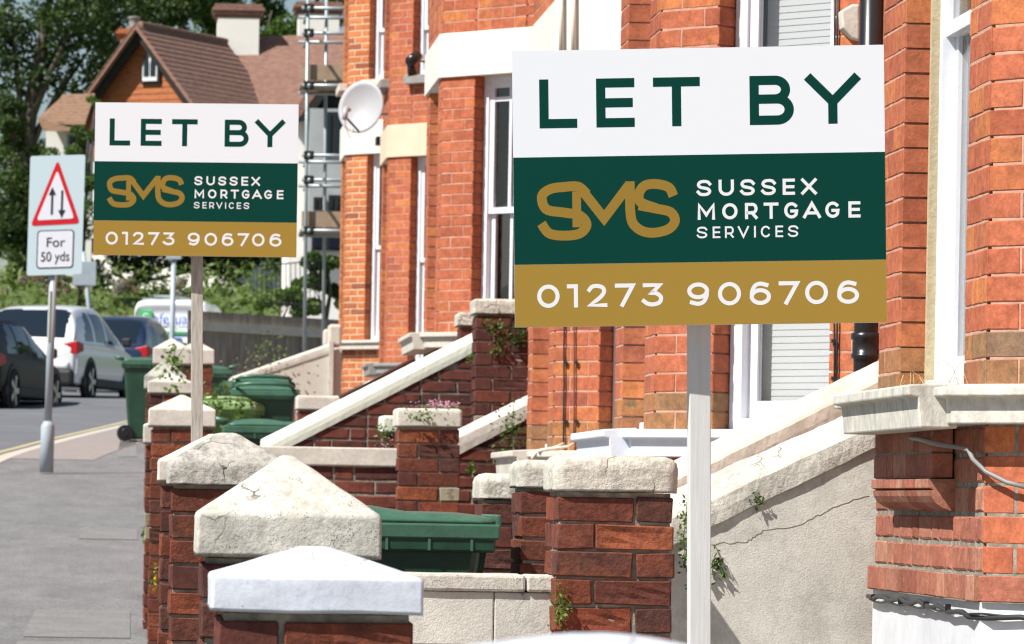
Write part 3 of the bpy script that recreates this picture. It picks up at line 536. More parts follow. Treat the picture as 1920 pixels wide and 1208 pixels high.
def on_cant(path, px, py, out=.012):     # a point on the canted face under a pixel
    c = Vector((path[1][0], path[1][1])); u, v = uv(px, py); t = (u / F * c.y - c.x) / (1 + u / F); y = c.y - t
    return Vector((c.x + t - out * .707, y - out * .707, ZC - v * y / F))
def cable(parent, pts, r, m, name='cable', n=6): return MB().tube(pts, r, n).build(name, m, parent, smooth=True)
# nearest house, at the right edge of the picture
Y1, X1, L1F = 12.43, 2.352, 1.78
def low1(t, OF, DF, Lf, OC, DC, ce, zg, zb):
    zw = W(1760, 1122, 12.9).z; zp = W(1760, 1072, 12.9).z
    brick_wall(t, OF, DF, 0, Lf, zp, zb, BR_B, MO_P, jt=.010); brick_wall(t, OC, DC, 0, ce, zp, zb, BR_H, MO_P, jt=.007, first=1)
    for O_, d_, L_ in ((OF, DF, Lf), (OC, DC, ce)):
        d2 = Vector(d_).normalized(); off = .022; O2 = (O_[0] + d2.y * off - d2.x * 0, O_[1] - d2.x * off)
        brick_wall(t, O2, d_, 0 if O_ == OF else .002, L_, zw, zp, BR_B, MO_P, jt=.004, ch=.075)
    MB().sweep([OF, OC, (OC[0] + ce / Q2, OC[1] - ce / Q2)], [(-.1, zg - .5), (.004, zg - .5), (.004, zw), (-.1, zw)]).build('painted_basement', WHITE, t)
    za, zc = W(1700, 899, 13.3).z, W(1700, 956, 13.3).z; y0, y1 = 13.85, 12.86; n = 9   # moulded brick corbel under the sill
    for k in range(n):
        a = y0 + (y1 - y0) * k / n; b = y0 + (y1 - y0) * (k + 1) / n + .004; h = za - zc
        pr = [(-.02, zc), (.012, zc), (.035, zc + h * .10), (.055, zc + h * .25), (.066, zc + h * .45), (.07, zc + h * .62), (.058, zc + h * .66), (.074, zc + h * .72), (.074, za), (-.02, za)]
        MB().sweep([(X1, a), (X1, b)], pr).build('corbel_brick', BR_B, t)
    brick_wall(t, (X1 - .066, y0 - .002), DF, 0, y0 - y1 - .008, za + .003, zb, BR_B, MO_P, jt=.004, depth=.06, back=.06)
h1, path1 = bay_house('terraced_house', 'nearest red brick house at the right edge with stone sill and brick corbel', X1, Y1, L1F, .32, .40, gz(12) - .1, W(1755, 722, 12.4).z, 4.6, 4.8, BR_H, MO_H, STONE, te=.9, to=.72, low=BR_HD, blow=low1, bl=(.42, .03), proj=.135, block=.07, main=3)
sl = MB(); sl.obox((X1, Y1 + L1F), (0, -1), .401, .43, .075, .14, W(1755, 722, 12.4).z, 4.6); sl.build('cement_fillet', SEAL, h1)
sl = MB(); sl.obox((X1, Y1 + L1F), (0, -1), L1F - .35, L1F - .321, .075, .14, W(1755, 722, 12.4).z, 4.6); sl.build('cement_fillet', SEAL, h1)
Z23 = W(1300, 808, 17.9).z
h2, path2 = bay_house('terraced_house', 'red brick house with white painted sill and blinds behind the large board', 2.09, 18.0, 1.45, .34, .3, gz(17) - .1, Z23, 4.7, 4.9, BR_H, MO_H, SILLW, low=BR_HD, blind=True, wcant=dict(fw=.06), bl=(.1, .03))
h3, path3 = bay_house('terraced_house', 'red brick house with cream sill and two cables, just beyond the white sill', 2.112, 22.5, 1.43, .26, .25, gz(22) - .1, W(1000, 845, 22.3).z, 4.28, 5.3, BR_H, MO_H, CAPP, bl=(.1, .03), low=BR_HD, band=(4.22, 4.535, BAND))
zs4 = W(790, 634, 33).z; h4, path4 = bay_house('terraced_house', 'red brick house with broad cream band and sash window left of the large board', 2.18, 32.0, 1.5, .3, .3, 1.49, zs4, W(850, 146, 32).z, W(850, -60, 32).z, BR_H, MO_H, CAPP, tp=.22, to=.55, te=.62, band=(W(850, 147, 32).z, W(850, 64, 32).z, BAND), bl=(.15, .05), wcant=dict(fw=.045, lights=2, top=W(930, 186, 31.6).z, rail=W(930, 392, 31.6).z), main=4.5, mainm=BR_H)
zs5 = W(728, 682, 47.2).z; h5, path5 = bay_house('terraced_house', 'plain red brick house with beige band between the two cream banded houses', 2.68, 47.2, 1.25, .25, .25, 2.4, zs5, W(735, 293, 47).z, W(735, -50, 47).z, BR_H, MO_H, STONEG, tp=.22, to=.55, te=.66, band=(W(735, 293, 47).z, W(735, 232, 47).z, BANDB), upper=(W(735, 142, 47).z, W(735, -40, 47).z), main=6, jt=.006)
zs6 = W(675, 640, 53.8).z; h6, path6 = bay_house('terraced_house', 'farthest house of orange brick with pale mortar, beside the scaffolding', 2.55, 53.8, 1.2, .25, .25, 2.6, zs6, W(650, 291, 53.8).z, W(650, -50, 53.8).z, BR_O, MO_O, CAPP, tp=.24, to=.60, te=.7, band=(W(650, 291, 53.8).z, W(650, 228, 53.8).z, BAND), upper=(W(690, 150, 53.5).z, W(690, -40, 53.5).z), main=5, jt=.010)
for px in (1063, 1086):
    cable(h3, [on_cant(path3, px, -10, .045), on_cant(path3, px, 40, .045), on_cant(path3, px, 110, .045)], .012, CABLEW, 'painted_cable')
# rainwater pipe and cables on the second house
xp = 2.09 + .72; yp = 17.1
p = W(1615, 640, 17.0); dp = thing('rainwater_pipe', 'black rainwater pipe with collar right of the blinds window', 'pipe', (p.x, 17.0, 1.2))
MB().tube([(p.x + .02, 17.02, 1.2), (p.x + .02, 17.02, 4.6)], .045, 20).build('pipe', BLACK, dp, smooth=True)
zc_ = W(1612, 648, 17).z; MB().lathe((p.x + .02, 17.02, zc_ - .05), (0, 0, 1), [(0, .046), (0, .054), (.018, .054), (.02, .05), (.07, .05), (.075, .056), (.095, .056), (.1, .046)], 20).build('collar', BLACK, dp, smooth=True)
hb = W(1590, 50, 17.3); MB().prism([W(1577, 20, 17.3), W(1598, 8, 17.3), W(1612, 8, 17.3), W(1612, 78, 17.3), W(1598, 72, 17.3), W(1580, 52, 17.3)], (0, .12, 0)).build('corbel_stone', CAPP, h2, bevel=.008)
cb = thing('wall_cables', 'pair of thin black and brown cables clipped to red brick above the cream sill', 'cable', on_cant(path3, 1060, 840))
for px0, px1, m in ((1062, 1060, CABLE), (1082, 1079, CABLEB)):
    cable(cb, [on_cant(path3, px0 + (px1 - px0) * k / 12 + random.uniform(-.6, .6), 140 + (832 - 140) * k / 12) for k in range(13)], .0045 if m is CABLE else .004, m)
    for k in range(6):
        q = on_cant(path3, px0 + 1, 240 + k * 110, .012); MB().box(q.x - .008, q.x + .008, q.y - .012, q.y + .012, q.z - .007, q.z + .007).build('clip', CABLE, cb)
cable(cb, [on_cant(path3, 1060, 832), on_cant(path3, 1052, 840, .05), on_cant(path3, 1035, 846, .11), on_cant(path3, 1031, 862, .14)], .008, CABLEW)
cable(cb, [on_cant(path3, 1079, 832), on_cant(path3, 1074, 838, .04), on_cant(path3, 1050, 843, .1), on_cant(path3, 1040, 848, .13)], .008, CABLEW)
cb = thing('wall_cables', 'thin cables running down the brick beside the black rainwater pipe', 'cable', on_cant(path2, 1566, 700))
for px in (1568, 1573): cable(cb, [on_cant(path2, px + random.uniform(-.8, .8), -20 + 75 * k, .012) for k in range(11)], .004, CABLE)
for k in range(3): q = on_cant(path2, 1566, 640 + 70 * k, .012); MB().box(q.x - .008, q.x + .008, q.y - .012, q.y + .012, q.z - .007, q.z + .007).build('clip', CABLE, cb)
# cables on the nearest house
zw = W(1760, 1122, 12.9).z
def along1(s, z, out):    # s metres from the far corner along front then cant
    if s < L1F: return Vector((X1 - out, Y1 + L1F - s, z))
    k = (s - L1F) / Q2; return Vector((X1 + k - out * .707, Y1 - k - out * .707, z))
cc = thing('conduit', 'black cable clipped along the white painted basement at the lower right', 'cable', along1(.1, zw - .05, .02))
pts = [along1(.02 + s * .1, zw - .022 - .006 * math.sin(s * 1.9) - max(0, s - 9) * .002, .022) for s in range(25)]; cable(cc, pts, .0075, CABLE, n=8)
cable(cc, [along1(.05 + s * .05, zw - .03 - .007 * abs(math.sin(s * .45)), .022) for s in range(50)], .0035, CABLE)
for s in (.12, .62, 1.05, 1.4, 1.95): q = along1(s, zw - .024, .02); MB().box(q.x - .011, q.x + .006, q.y - .004, q.y + .004, q.z - .010, q.z + .010).build('clip', BLACK, cc, bevel=.003)
cc = thing('cable', 'loose grey cable sagging under the stone sill of the nearest house', 'cable', along1(.2, 2.2, .03))
def px1(px, py, out=.03):
    u, _ = uv(px, py); Y = F * (X1 - out) / u
    return WX(px, py, X1 - out) if Y > Y1 else on_cant(path1, px, py, out)
cable(cc, [px1(1603, 798, .12), px1(1608, 806, .1), px1(1622, 811, .06), px1(1640, 809), px1(1680, 817), px1(1726, 824, .08), px1(1760, 834, .08), px1(1805, 840), px1(1828, 844), px1(1836, 862), px1(1860, 885), px1(1900, 905), px1(1940, 915)], .007, mat('cable_grey', [(0.22, 0.21, 0.20)], .5, bump=0), 'cable')
# ================================================================ PIERS AND GARDEN WALLS
pier('white capped brick pier at the bottom edge, out of focus', 842 - 60, 1208, 3.7, CAPW, 1330, 1270, 1186, base=.2, seed=11, w=.327, flat=.03, rnd=.03)
pier('dark brick pier with bright white painted pyramid cap, nearest sharp one', 411, 1150, 7.58, CAPW, 1150, 1082, 1024, seed=2, over=.014, flat=.022, rnd=.006, amp=.0016)
pier('brick pier with tall cream pyramid cap speckled with black lichen', 380, 1045, 8.6, CAPC, 1047, 966, 855, seed=3, over=.012, rnd=.0065, amp=.002)
pier('red brick pier with rough grey rounded cap behind the speckled one', 322, 908, 13.2, CAPG, 910, 868, 812, seed=4, flat=.03, rnd=.012, amp=.004, over=.014)
pier('brick pier with pale cap peeping out behind the rough grey cap', 303, 900, 14.3, CAPP, 905, 864, 814, seed=5, over=.012)
pier('brick pier with pale pyramid cap in front of the small board post', 284, 800, 24.2, CAPP, 801, 768, 741, seed=6, over=.016)
pier('brick pier with narrow pale cap showing left behind another pale cap', 274, 832, 25.6, CAPP, 833, 797, 775, seed=7)
pier('brick pier with small white cap overgrown by green weeds', 281, 737, 36.0, CAPP, 738, 716, 701, seed=8)
pier('brick pier with dark grey weathered cap beside the pavement bin', 274, 735, 38.5, CAPG, 730, 706, 674, seed=9)
pier('far brick pier with tall cream cap next to the pavement bin', 290, 685, 44.0, CAPP, 684, 653, 635, seed=10)
pier('farthest cream capped pier just left of the small board post', 338, 690, 46.0, CAPP, 684, 656, 640, seed=12)
G2 = 'inner garden piers'
pier('broad red brick pier with thick rounded stone cap left of the big post', 1045, 925, 12.7, CAPS, 923, 855, None, G2, 'garden_pier', base=.92, seed=13, rnd=.034, amp=.003, over=.012)
pier('brick pier with rounded cap directly behind the broad stone capped pier', 977, 915, 14.0, CAPS, 916, 864, None, G2, 'garden_pier', base=.92, seed=14, rnd=.028, amp=.003, over=.01)
pier('brick pier with low pale cap behind the near green bin', 905, 938, 15.1, CAPS, 938, 889, None, G2, 'garden_pier', base=.92, seed=15, rnd=.028, amp=.003, over=.01)
pier('brick pier with pale cap carrying pink flowers in the middle', 747, 800, 24.1, CAPP, 801, 766, None, G2, 'garden_pier', base=1.29, seed=16, rnd=.018, over=.012)
pier('pier with small pale cap just left of the flowering pier', 720, 812, 26.6, RENDM, 812, 780, None, G2, 'garden_pier', base=1.29, seed=17, rnd=.018)
pier('tall sooty brick newel pier with stone cap at the head of the steps', 893, 590, 28.0, CAPS, 590, 561, None, G2, 'garden_pier', bm_=BR_D, base=1.29, seed=18, rnd=.015)
pier('sooty brick pier with small cap behind the tall newel pier', 863, 612, 30.0, CAPS, 612, 587, None, G2, 'garden_pier', bm_=BR_D, base=1.49, seed=19, rnd=.015)
pier('dark brick pier with long cream cap beside the dark green bins', 560, 768, 34.5, CAPP, 769, 742, None, G2, 'garden_pier', bm_=BR_D, base=1.49, seed=20, rnd=.018)
# low rendered wall with cracked blocks, between front pier and inner pier
xa, xb = W(318, 1000, 13.2).x + .33, W(1045, 1000, 12.7).x + .02; Yw = 12.85; zt_ = W(900, 1077, Yw).z; zl = W(900, 1109, Yw).z
t = thing('garden_wall', 'low grey rendered wall with cracked cream coping left of the broad pier', 'wall', (xa, Yw, .9)); ch = .155; z = zl; row = 0
while z > .62:
    x = xa + (.0 if row % 2 else -.25); z2 = max(.6, z - ch)
    while x < xb:
        x2 = min(x + .42, xb); x0 = max(x, xa)
        if x2 > x0 + .02: MB().box(x0 + .0015, x2 - .0015, Yw + random.uniform(-.0015, .0015), Yw + .2, z2 + .0015, z - .0015).build('block', REND, t, bevel=.004)
        x += .42
    z = z2; row += 1
MB().box(xa, xb, Yw + .006, Yw + .19, .6, zl).build('mortar', MO_P, t)
x = xa; ws = [.3, .38, .5]
for k, wv in enumerate(ws):
    x2 = min(x + wv, xb)
    if x2 > x + .03:
        bm = bmesh.new(); bmesh.ops.create_cube(bm, size=1)
        for v in bm.verts: v.co = Vector((x + (v.co.x + .5) * (x2 - x - .002), Yw - .012 + (v.co.y + .5) * .23, zl + (v.co.z + .5) * (zt_ - zl)))
        bmesh.ops.bevel(bm, geom=list(bm.edges), offset=.008, segments=2, profile=.5, affect='EDGES'); bmesh.ops.subdivide_edges(bm, edges=[e for e in bm.edges if e.calc_length() > .06], cuts=6, use_grid_fill=True); rough_bm(bm, .002, 20, k)
        me = bpy.data.meshes.new('coping'); bm.to_mesh(me); bm.free(); me.materials.append(CAPC); o = bpy.data.objects.new('coping', me); COL.objects.link(o); o.parent = t; o.location = -BASE[t]
    x = x2
# dividing wall of brick with pale coping further up
xa, xb = W(279, 850, 24.2).x + .33, W(747, 850, 24.1).x + .02; Yw = 24.25; zt_ = W(640, 839, Yw).z; zl = W(640, 874, Yw).z
t = thing('garden_wall', 'sooty brick garden wall with long cream coping left of the flowering pier', 'wall', (xa, Yw, 1.2))
brick_wall(t, (xa, Yw), (1, 0), 0, xb - xa, 1.0, zl, BR_D, MO_P, jt=.009)
MB().box(xa, xb, Yw - .02, Yw + .24, zl, zt_).build('coping', CAPP, t, bevel=.008)
def stair_wall(label, Y, top, arr, low, zbot, copm, wallm=None, bricks=None, x_end=None, depth=.24, amp=.002, xwall=None):
    """sloping wall beside steps: lines given as two points each on the plane at Y (left, right)"""
    A, B = W(*top[0], Y), W(*top[1], Y); t = thing('stair_wall', label, 'wall', (A.x, Y, zbot), 'sloping walls beside the front steps')
    def zat(ln, x): p, q = W(*ln[0], Y), W(*ln[1], Y); return p.z + (q.z - p.z) * (x - p.x) / (q.x - p.x)
    bm = bmesh.new(); n = 14; rings = []
    for i in range(n + 1):
        x = A.x + (B.x - A.x) * i / n; zt, za, zl = zat(top, x), zat(arr, x), zat(low, x)
        rings.append([bm.verts.new(p) for p in ((x, Y - .011, zl), (x, Y - .014, zl + (za - zl) * .45), (x, Y - .013, za - .008), (x, Y - .006, za + .004), (x, Y + .03, za + (zt - za) * .6), (x, Y + .09, zt), (x, Y + .17, zt - .01), (x, Y + depth + .03, za), (x, Y + depth + .03, zl))])
    m = len(rings[0])
    for a, b in zip(rings, rings[1:]):
        for k in range(m): bm.faces.new((a[k], a[(k + 1) % m], b[(k + 1) % m], b[k]))
    bm.faces.new(rings[0][::-1]); bm.faces.new(rings[-1]); bmesh.ops.recalc_face_normals(bm, faces=bm.faces)
    bmesh.ops.subdivide_edges(bm, edges=[e for e in bm.edges if e.calc_length() > .045], cuts=2, use_grid_fill=True); rough_bm(bm, amp, 14, Y)
    me = bpy.data.meshes.new('coping'); bm.to_mesh(me); bm.free(); me.materials.append(copm); o = bpy.data.objects.new('coping', me); COL.objects.link(o); o.parent = t; o.location = -BASE[t]
    x1 = xwall or B.x
    if bricks:
        brick_wall(t, (A.x, Y), (1, 0), 0, x1 - A.x, zbot, zat(low, x1) + .1, bricks, MO_P, jt=.009, clip=lambda t0, t1, za, zb: za < zat(low, A.x + (t0 + t1) / 2) - .0 and zb < zat(arr, A.x + t0) + .02)
        MB().prism([(A.x, Y + .008, zbot), (x1, Y + .008, zbot), (x1, Y + .008, zat(low, x1) + .03), (A.x, Y + .008, zat(low, A.x) + .03)], (0, depth - .01, 0)).build('mortar', MO_P, t)
    else:
        MB().prism([(A.x, Y, zbot), (x1, Y, zbot), (x1, Y, zat(low, x1) + .02), (A.x, Y, zat(low, A.x) + .02)], (0, depth, 0)).build('wall', wallm, t)
    return t
sw1 = stair_wall('near grey rendered stair wall with cracked coping beside the nearest house', 14.32, [(1262, 923), (1668, 746)], [(1262, 967), (1668, 781)], [(1262, 1022), (1668, 826)], .85, CAPC, REND, amp=.004)
sw2 = stair_wall('peach coloured stair coping behind the grey rendered one', 15.6, [(1262, 867), (1720, 643)], [(1262, 900), (1720, 676)], [(1262, 945), (1720, 724)], .85, RENDP, RENDP, amp=.003)
sw3 = stair_wall('long mint white stair coping over sooty brick wall in the middle', 28.3, [(490, 824), (900, 617)], [(490, 842), (900, 632)], [(490, 866), (900, 655)], 1.2, RENDM, bricks=BR_D)
sw4 = stair_wall('short white stair coping right of the flowering pier', 24.9, [(850, 810), (1010, 731)], [(850, 824), (1010, 746)], [(850, 858), (1010, 775)], 1.2, CAPP, bricks=BR_D)
sw5 = stair_wall('far beige rendered stair wall with cream handrail coping', 50.5, [(372, 728), (626, 641)], [(372, 732), (626, 645)], [(372, 742), (626, 660)], 2.3, CAPP, mat('render_beige', [(0.50, 0.46, 0.39), (0.56, 0.52, 0.45)], .9, 4, bump=.3), xwall=W(640, 700, 50.5).x)
b_ = BASE[sw5]
MB().box(W(616, 700, 50.5).x, W(624, 700, 50.5).x, 50.42, 50.5, 2.4, W(620, 640, 50.5).z).build('pilaster', CAPP, sw5)
for k, (a, c, e) in enumerate(((607, 622, 617), (616, 641, 608))):
    MB().box(W(a, 640, 51.5 - k).x, W(c, 640, 51.5 - k).x, 51.5 - k, 51.8 - k, W(a, 650, 51.5 - k).z, W(a, e, 51.5 - k).z).build('newel', CAPP, sw5, bevel=.03)
# cracks in the grey stair wall: thin dark grooves lying on the render
CRK = mat('crack_line', [(0.20, 0.185, 0.155), (0.28, 0.26, 0.22)], .95, 30, bump=0)
for pts in ([(1333, 985), (1400, 955), (1480, 915), (1560, 878), (1622, 847)], [(1333, 1020), (1400, 1016), (1430, 996), (1500, 984), (1560, 952), (1640, 925)]):
    q = []
    for (a, b) in zip(pts, pts[1:]):
        for k in range(8): q.append((a[0] + (b[0] - a[0]) * k / 8, a[1] + (b[1] - a[1]) * k / 8 + random.uniform(-2.6, 2.6)))
    MB().tube([W(x, y, 14.3195) for x, y in q], .001, 4).build('crack', CRK, sw1)
hr = thing('handrail', 'dark metal handrail lying along the mint white stair coping', 'handrail', W(640, 745, 30))
MB().tube([W(636, 746, 30), W(700, 713, 30), W(778, 673, 30)], .014, 8).build('rail', RUST, hr, smooth=True)
for k in range(3):
    a = W(650 + 55 * k, 739 - 28 * k, 30); MB().tube([a, (a.x, a.y, a.z - .7)], .01, 6).build('baluster', RUST, hr)
#OBJECTS

# ================================================================ LETTING BOARDS
def board(label, tl, tr, bl, Y, pxp, post_bot, pm, post_top, pw=.047, yaw=.05):
    A, B, C = W(*tl, Y + yaw / 2), W(*tr, Y - yaw / 2), W(*bl, Y + yaw / 2); ex = (B - A); w = ex.length; ex.normalize(); h = (C - A).length; n = Vector((ex.y, -ex.x, 0)).normalized(); ez = n.cross(ex) * -1; ez = ez if ez.z > 0 else -ez
    P0 = W(pxp, post_bot, Y + .07); t = thing('letting_board', label, 'sign', (P0.x, Y, pad(Y)), 'letting boards on posts')
    f = lambda x, y, d=0: A + ex * (x * w) + ez * ((y - 1) * h) + n * d          # x right, y up, both 0 to 1
    top = W(pxp, post_top, Y + .07); bx = P0.x + (P0.x - top.x) / (top.z - P0.z) * (P0.z - pad(Y)); z0 = pad(Y)
    MB().hexa([(bx - pw / 2, Y + .07, z0), (bx + pw / 2, Y + .07, z0), (bx + pw / 2, Y + .07 + pw, z0), (bx - pw / 2, Y + .07 + pw, z0)],
              [(top.x - pw / 2, Y + .07, top.z), (top.x + pw / 2, Y + .07, top.z), (top.x + pw / 2, Y + .07 + pw, top.z), (top.x - pw / 2, Y + .07 + pw, top.z)]).build('post', pm, t, bevel=.002)
    bd = MB().prism([f(0, 0), f(1, 0), f(1, 1), f(0, 1)], -n * .014).build('board', S_W, t)
    def band(y0, y1, m, nm): MB().prism([f(0, y0, .0004), f(1, y0, .0004), f(1, y1, .0004), f(0, y1, .0004)], (0, .0003, 0)).build(nm, m, bd)
    band(.0005, .2255, S_Y, 'gold_band'); band(.2265, .614, S_G, 'green_band')
    TW, TH = 1453.0, 1079.0
    def xf(x, y, d): return f(x / TW, y / TH, d)
    def put(txt, xs, v0, v1, st, m, nm='lettering', dep=.0006):
        letters([(c, x0 - 42, x1 - 42, TH - v1, TH - v0) for c, (x0, x1) in zip(txt, xs)], st, xf, dep).build(nm, m, bd, fix=False)
    put('LETBY', [(147, 295), (370, 520), (593, 776), (970, 1142), (1190, 1398)], 113, 304, 36, S_G, dep=.0002)
    put('SUSSEX', [(758, 818), (845, 905), (928, 988), (1010, 1070), (1095, 1143), (1167, 1228)], 515, 578, 12, S_T)
    put('MORTGAGE', [(762, 830), (858, 918), (947, 997), (1020, 1078), (1100, 1157), (1173, 1243), (1260, 1318), (1350, 1397)], 607, 670, 12, S_T)
    put('SERVICES', [(757, 800), (820, 850), (868, 903), (918, 962), (980, 990), (1008, 1047), (1065, 1095), (1113, 1155)], 697, 742, 7, S_T)
    put('01273906706', [(130, 218), (247, 290), (325, 405), (435, 513), (540, 625), (718, 803), (838, 928), (962, 1045), (1075, 1155), (1178, 1267), (1303, 1388)], 914, 1005, 16, S_T)
    lg = MB(); Yv = lambda v: TH - v; sw = 38
    S1 = cat([(330, 634), (296, 604), (240, 604), (185, 612), (153, 640), (170, 690), (240, 704), (300, 716), (327, 752), (300, 786), (240, 794), (180, 784), (150, 745)])
    strokes = [(S1, 0), ([(289, 622), (289, 700)], 0), ([(289, 722), (289, 762)], 0), ([(292, 606), (396, 728), (500, 604), (500, 604)], 0),
               ([(498, 586), (498, 690)] + cat([(498, 690), (506, 745), (540, 778), (590, 788), (648, 774), (673, 742), (655, 708), (600, 694), (532, 680)])[1:], 0),
               (cat([(668, 646), (650, 612), (600, 598), (556, 604), (534, 634), (540, 668), (600, 692)]), 0)]
    strokes[3] = ([(300, 604), (396, 728), (492, 604)], 0)
    for k, (p, mo) in enumerate(strokes): ribbon(lg, [(x - 42, Yv(y - 70)) for x, y in p], sw if k not in (1, 2) else 34, .0006 + .00004 * k, mo, xf)
    lg.build('monogram', S_L, bd, fix=False)
    return t
board('large white, green and gold letting board on a white post in front', (960, 96), (1657, 84), (957, 614), 9.9, 1313, 1208, POSTW, 600)
board('smaller, farther letting board on a weathered timber post at the left', (179, 192), (560, 196), (178, 478), 18.05, 369.5, 822, TIMB, 470)
# ================================================================ WARNING SIGN
Y = 44.7; t = thing('traffic_sign', 'grey backed two way traffic warning sign For 50 yds on a pole', 'sign', W(87, 885, Y))
a, b = W(90, 790, Y), W(100, 505, Y); g = W(87, 886, Y)
MB().tube([a, b + (b - a) * .1], .038, 14).build('pole', STEEL, t, smooth=True); MB().lathe(g, (a - g), [(0, .068), ((a - g).length - .05, .068), ((a - g).length, .04)], 16).build('pole_base', STEEL, t, smooth=True)
ya, yb = W(93.5, 640, Y - .045), W(97, 545, Y - .045); MB().hexa([(ya.x - .018, ya.y, ya.z), (ya.x - .006, ya.y, ya.z), (yb.x - .006, yb.y, yb.z), (yb.x - .018, yb.y, yb.z)], [(ya.x - .018, ya.y + .02, ya.z), (ya.x - .006, ya.y + .02, ya.z), (yb.x - .006, yb.y + .02, yb.z), (yb.x - .018, yb.y + .02, yb.z)]).build('yellow_sticker', YEL, t)
A, B, C = W(57, 293, Y - .06), W(160, 290, Y - .06), W(50, 517, Y - .06); ex, ez = (B - A), (A - C)
f = lambda x, y, d=0: C + ex * x + ez * y + Vector((0, -d, 0))
def rr(x0, x1, y0, y1, r, d, asp): return [f(cx + r * math.cos(R(q)), cy + r * asp * math.sin(R(q)), d) for cx, cy, s0 in ((x1 - r, y0 + r * asp, -90), (x1 - r, y1 - r * asp, 0), (x0 + r, y1 - r * asp, 90), (x0 + r, y0 + r * asp, 180)) for q in range(s0, s0 + 91, 30)]
pl = MB().prism(rr(0, 1, 0, 1, .04, 0, .46), (0, .006, 0)).build('plate', TR_G, t)
def tri(s, m, d, nm):
    c = [(.04, .415), (.94, .425), (.5, .965)]; cx, cy = .495, .60; q = [(cx + (x - cx) * s, cy + (y - cy) * s) for x, y in c]; out = []
    for i in range(3):
        p = Vector(q[i]); e = Vector(q[i - 1]); n_ = Vector(q[(i + 1) % 3]); 
        for k in (0, .5, 1): out.append(p + (e - p) * .06 * (1 - k) + (n_ - p) * .06 * k - (e + n_ - 2 * p) * .012 * (k == .5))
    MB().prism([f(v.x, v.y, d) for v in out], (0, .001, 0)).build(nm, m, pl)
tri(1, TR_R, .003, 'red_triangle'); tri(.76, TR_W, .0055, 'white_field')
for x, y0, y1, up in ((.42, .505, .735, 1), (.60, .475, .705, 0)):
    sh = [(x - .018, y0 + (0 if up else .06)), (x + .018, y0 + (0 if up else .06)), (x + .018, y1 - (.06 if up else 0)), (x - .018, y1 - (.06 if up else 0))]
    hd = [(x - .065, y1 - .065), (x + .065, y1 - .065), (x, y1 + .0)] if up else [(x + .065, y0 + .065), (x - .065, y0 + .065), (x, y0)]
    MB().prism([f(*p, .0085) for p in sh], (0, .001, 0)).prism([f(*p, .009) for p in hd], (0, .001, 0)).build('arrow', TR_K, pl)
MB().prism(rr(.17, .84, .055, .375, .06, .003, .46), (0, .001, 0)).build('black_border', TR_K, pl); MB().prism(rr(.19, .82, .064, .366, .05, .0055, .46), (0, .001, 0)).build('white_field', TR_W, pl)
def text_mesh(txt, name, m, parent, place, size=1):
    cu = bpy.data.curves.new(name, 'FONT'); cu.body = txt; cu.size = size; cu.align_x = 'CENTER'; o = bpy.data.objects.new('tmp', cu); COL.objects.link(o)
    dg = bpy.context.evaluated_depsgraph_get(); me = bpy.data.meshes.new_from_object(o.evaluated_get(dg)); bpy.data.objects.remove(o)
    mb = MB(); mb.v = [tuple(place(v.co.x, v.co.y)) for v in me.vertices]; mb.f = [tuple(p.vertices) for p in me.polygons]; return mb.build(name, m, parent, fix=False)
text_mesh('For', 'lettering', TR_K, pl, lambda x, y: f(.505 + x * .25, .235 + y * .115, .0085)); text_mesh('50 yds', 'lettering', TR_K, pl, lambda x, y: f(.505 + x * .205, .115 + y * .115, .0085))
# far poles
def pole(label, p0, p1, Y, plate, r=.035, m=STEEL, cat_='pole'):
    t = thing('sign_pole', label, cat_, W(*p0, Y)); a, b = W(*p0, Y), W(*p1, Y); MB().tube([(a.x, a.y, gz(Y) - .1), a, b], r, 10).build('pole', m, t, smooth=True)
    if plate:
        x0, y0, x1, y1 = plate; q, w_ = W(x0, y0, Y - .06), W(x1, y1, Y - .06); MB().box(min(q.x, w_.x), max(q.x, w_.x), Y - .06, Y - .04, min(q.z, w_.z), max(q.z, w_.z)).build('plate', m, t, bevel=.008)
pole('leaning grey pole with blank sign back behind the warning sign', (167, 578), (156, 472), 88, (138, 490, 180, 536), .045)
pole('plain grey pole in front of the white van', (322, 650), (326, 478), 62, (312, 478, 340, 487), .036)
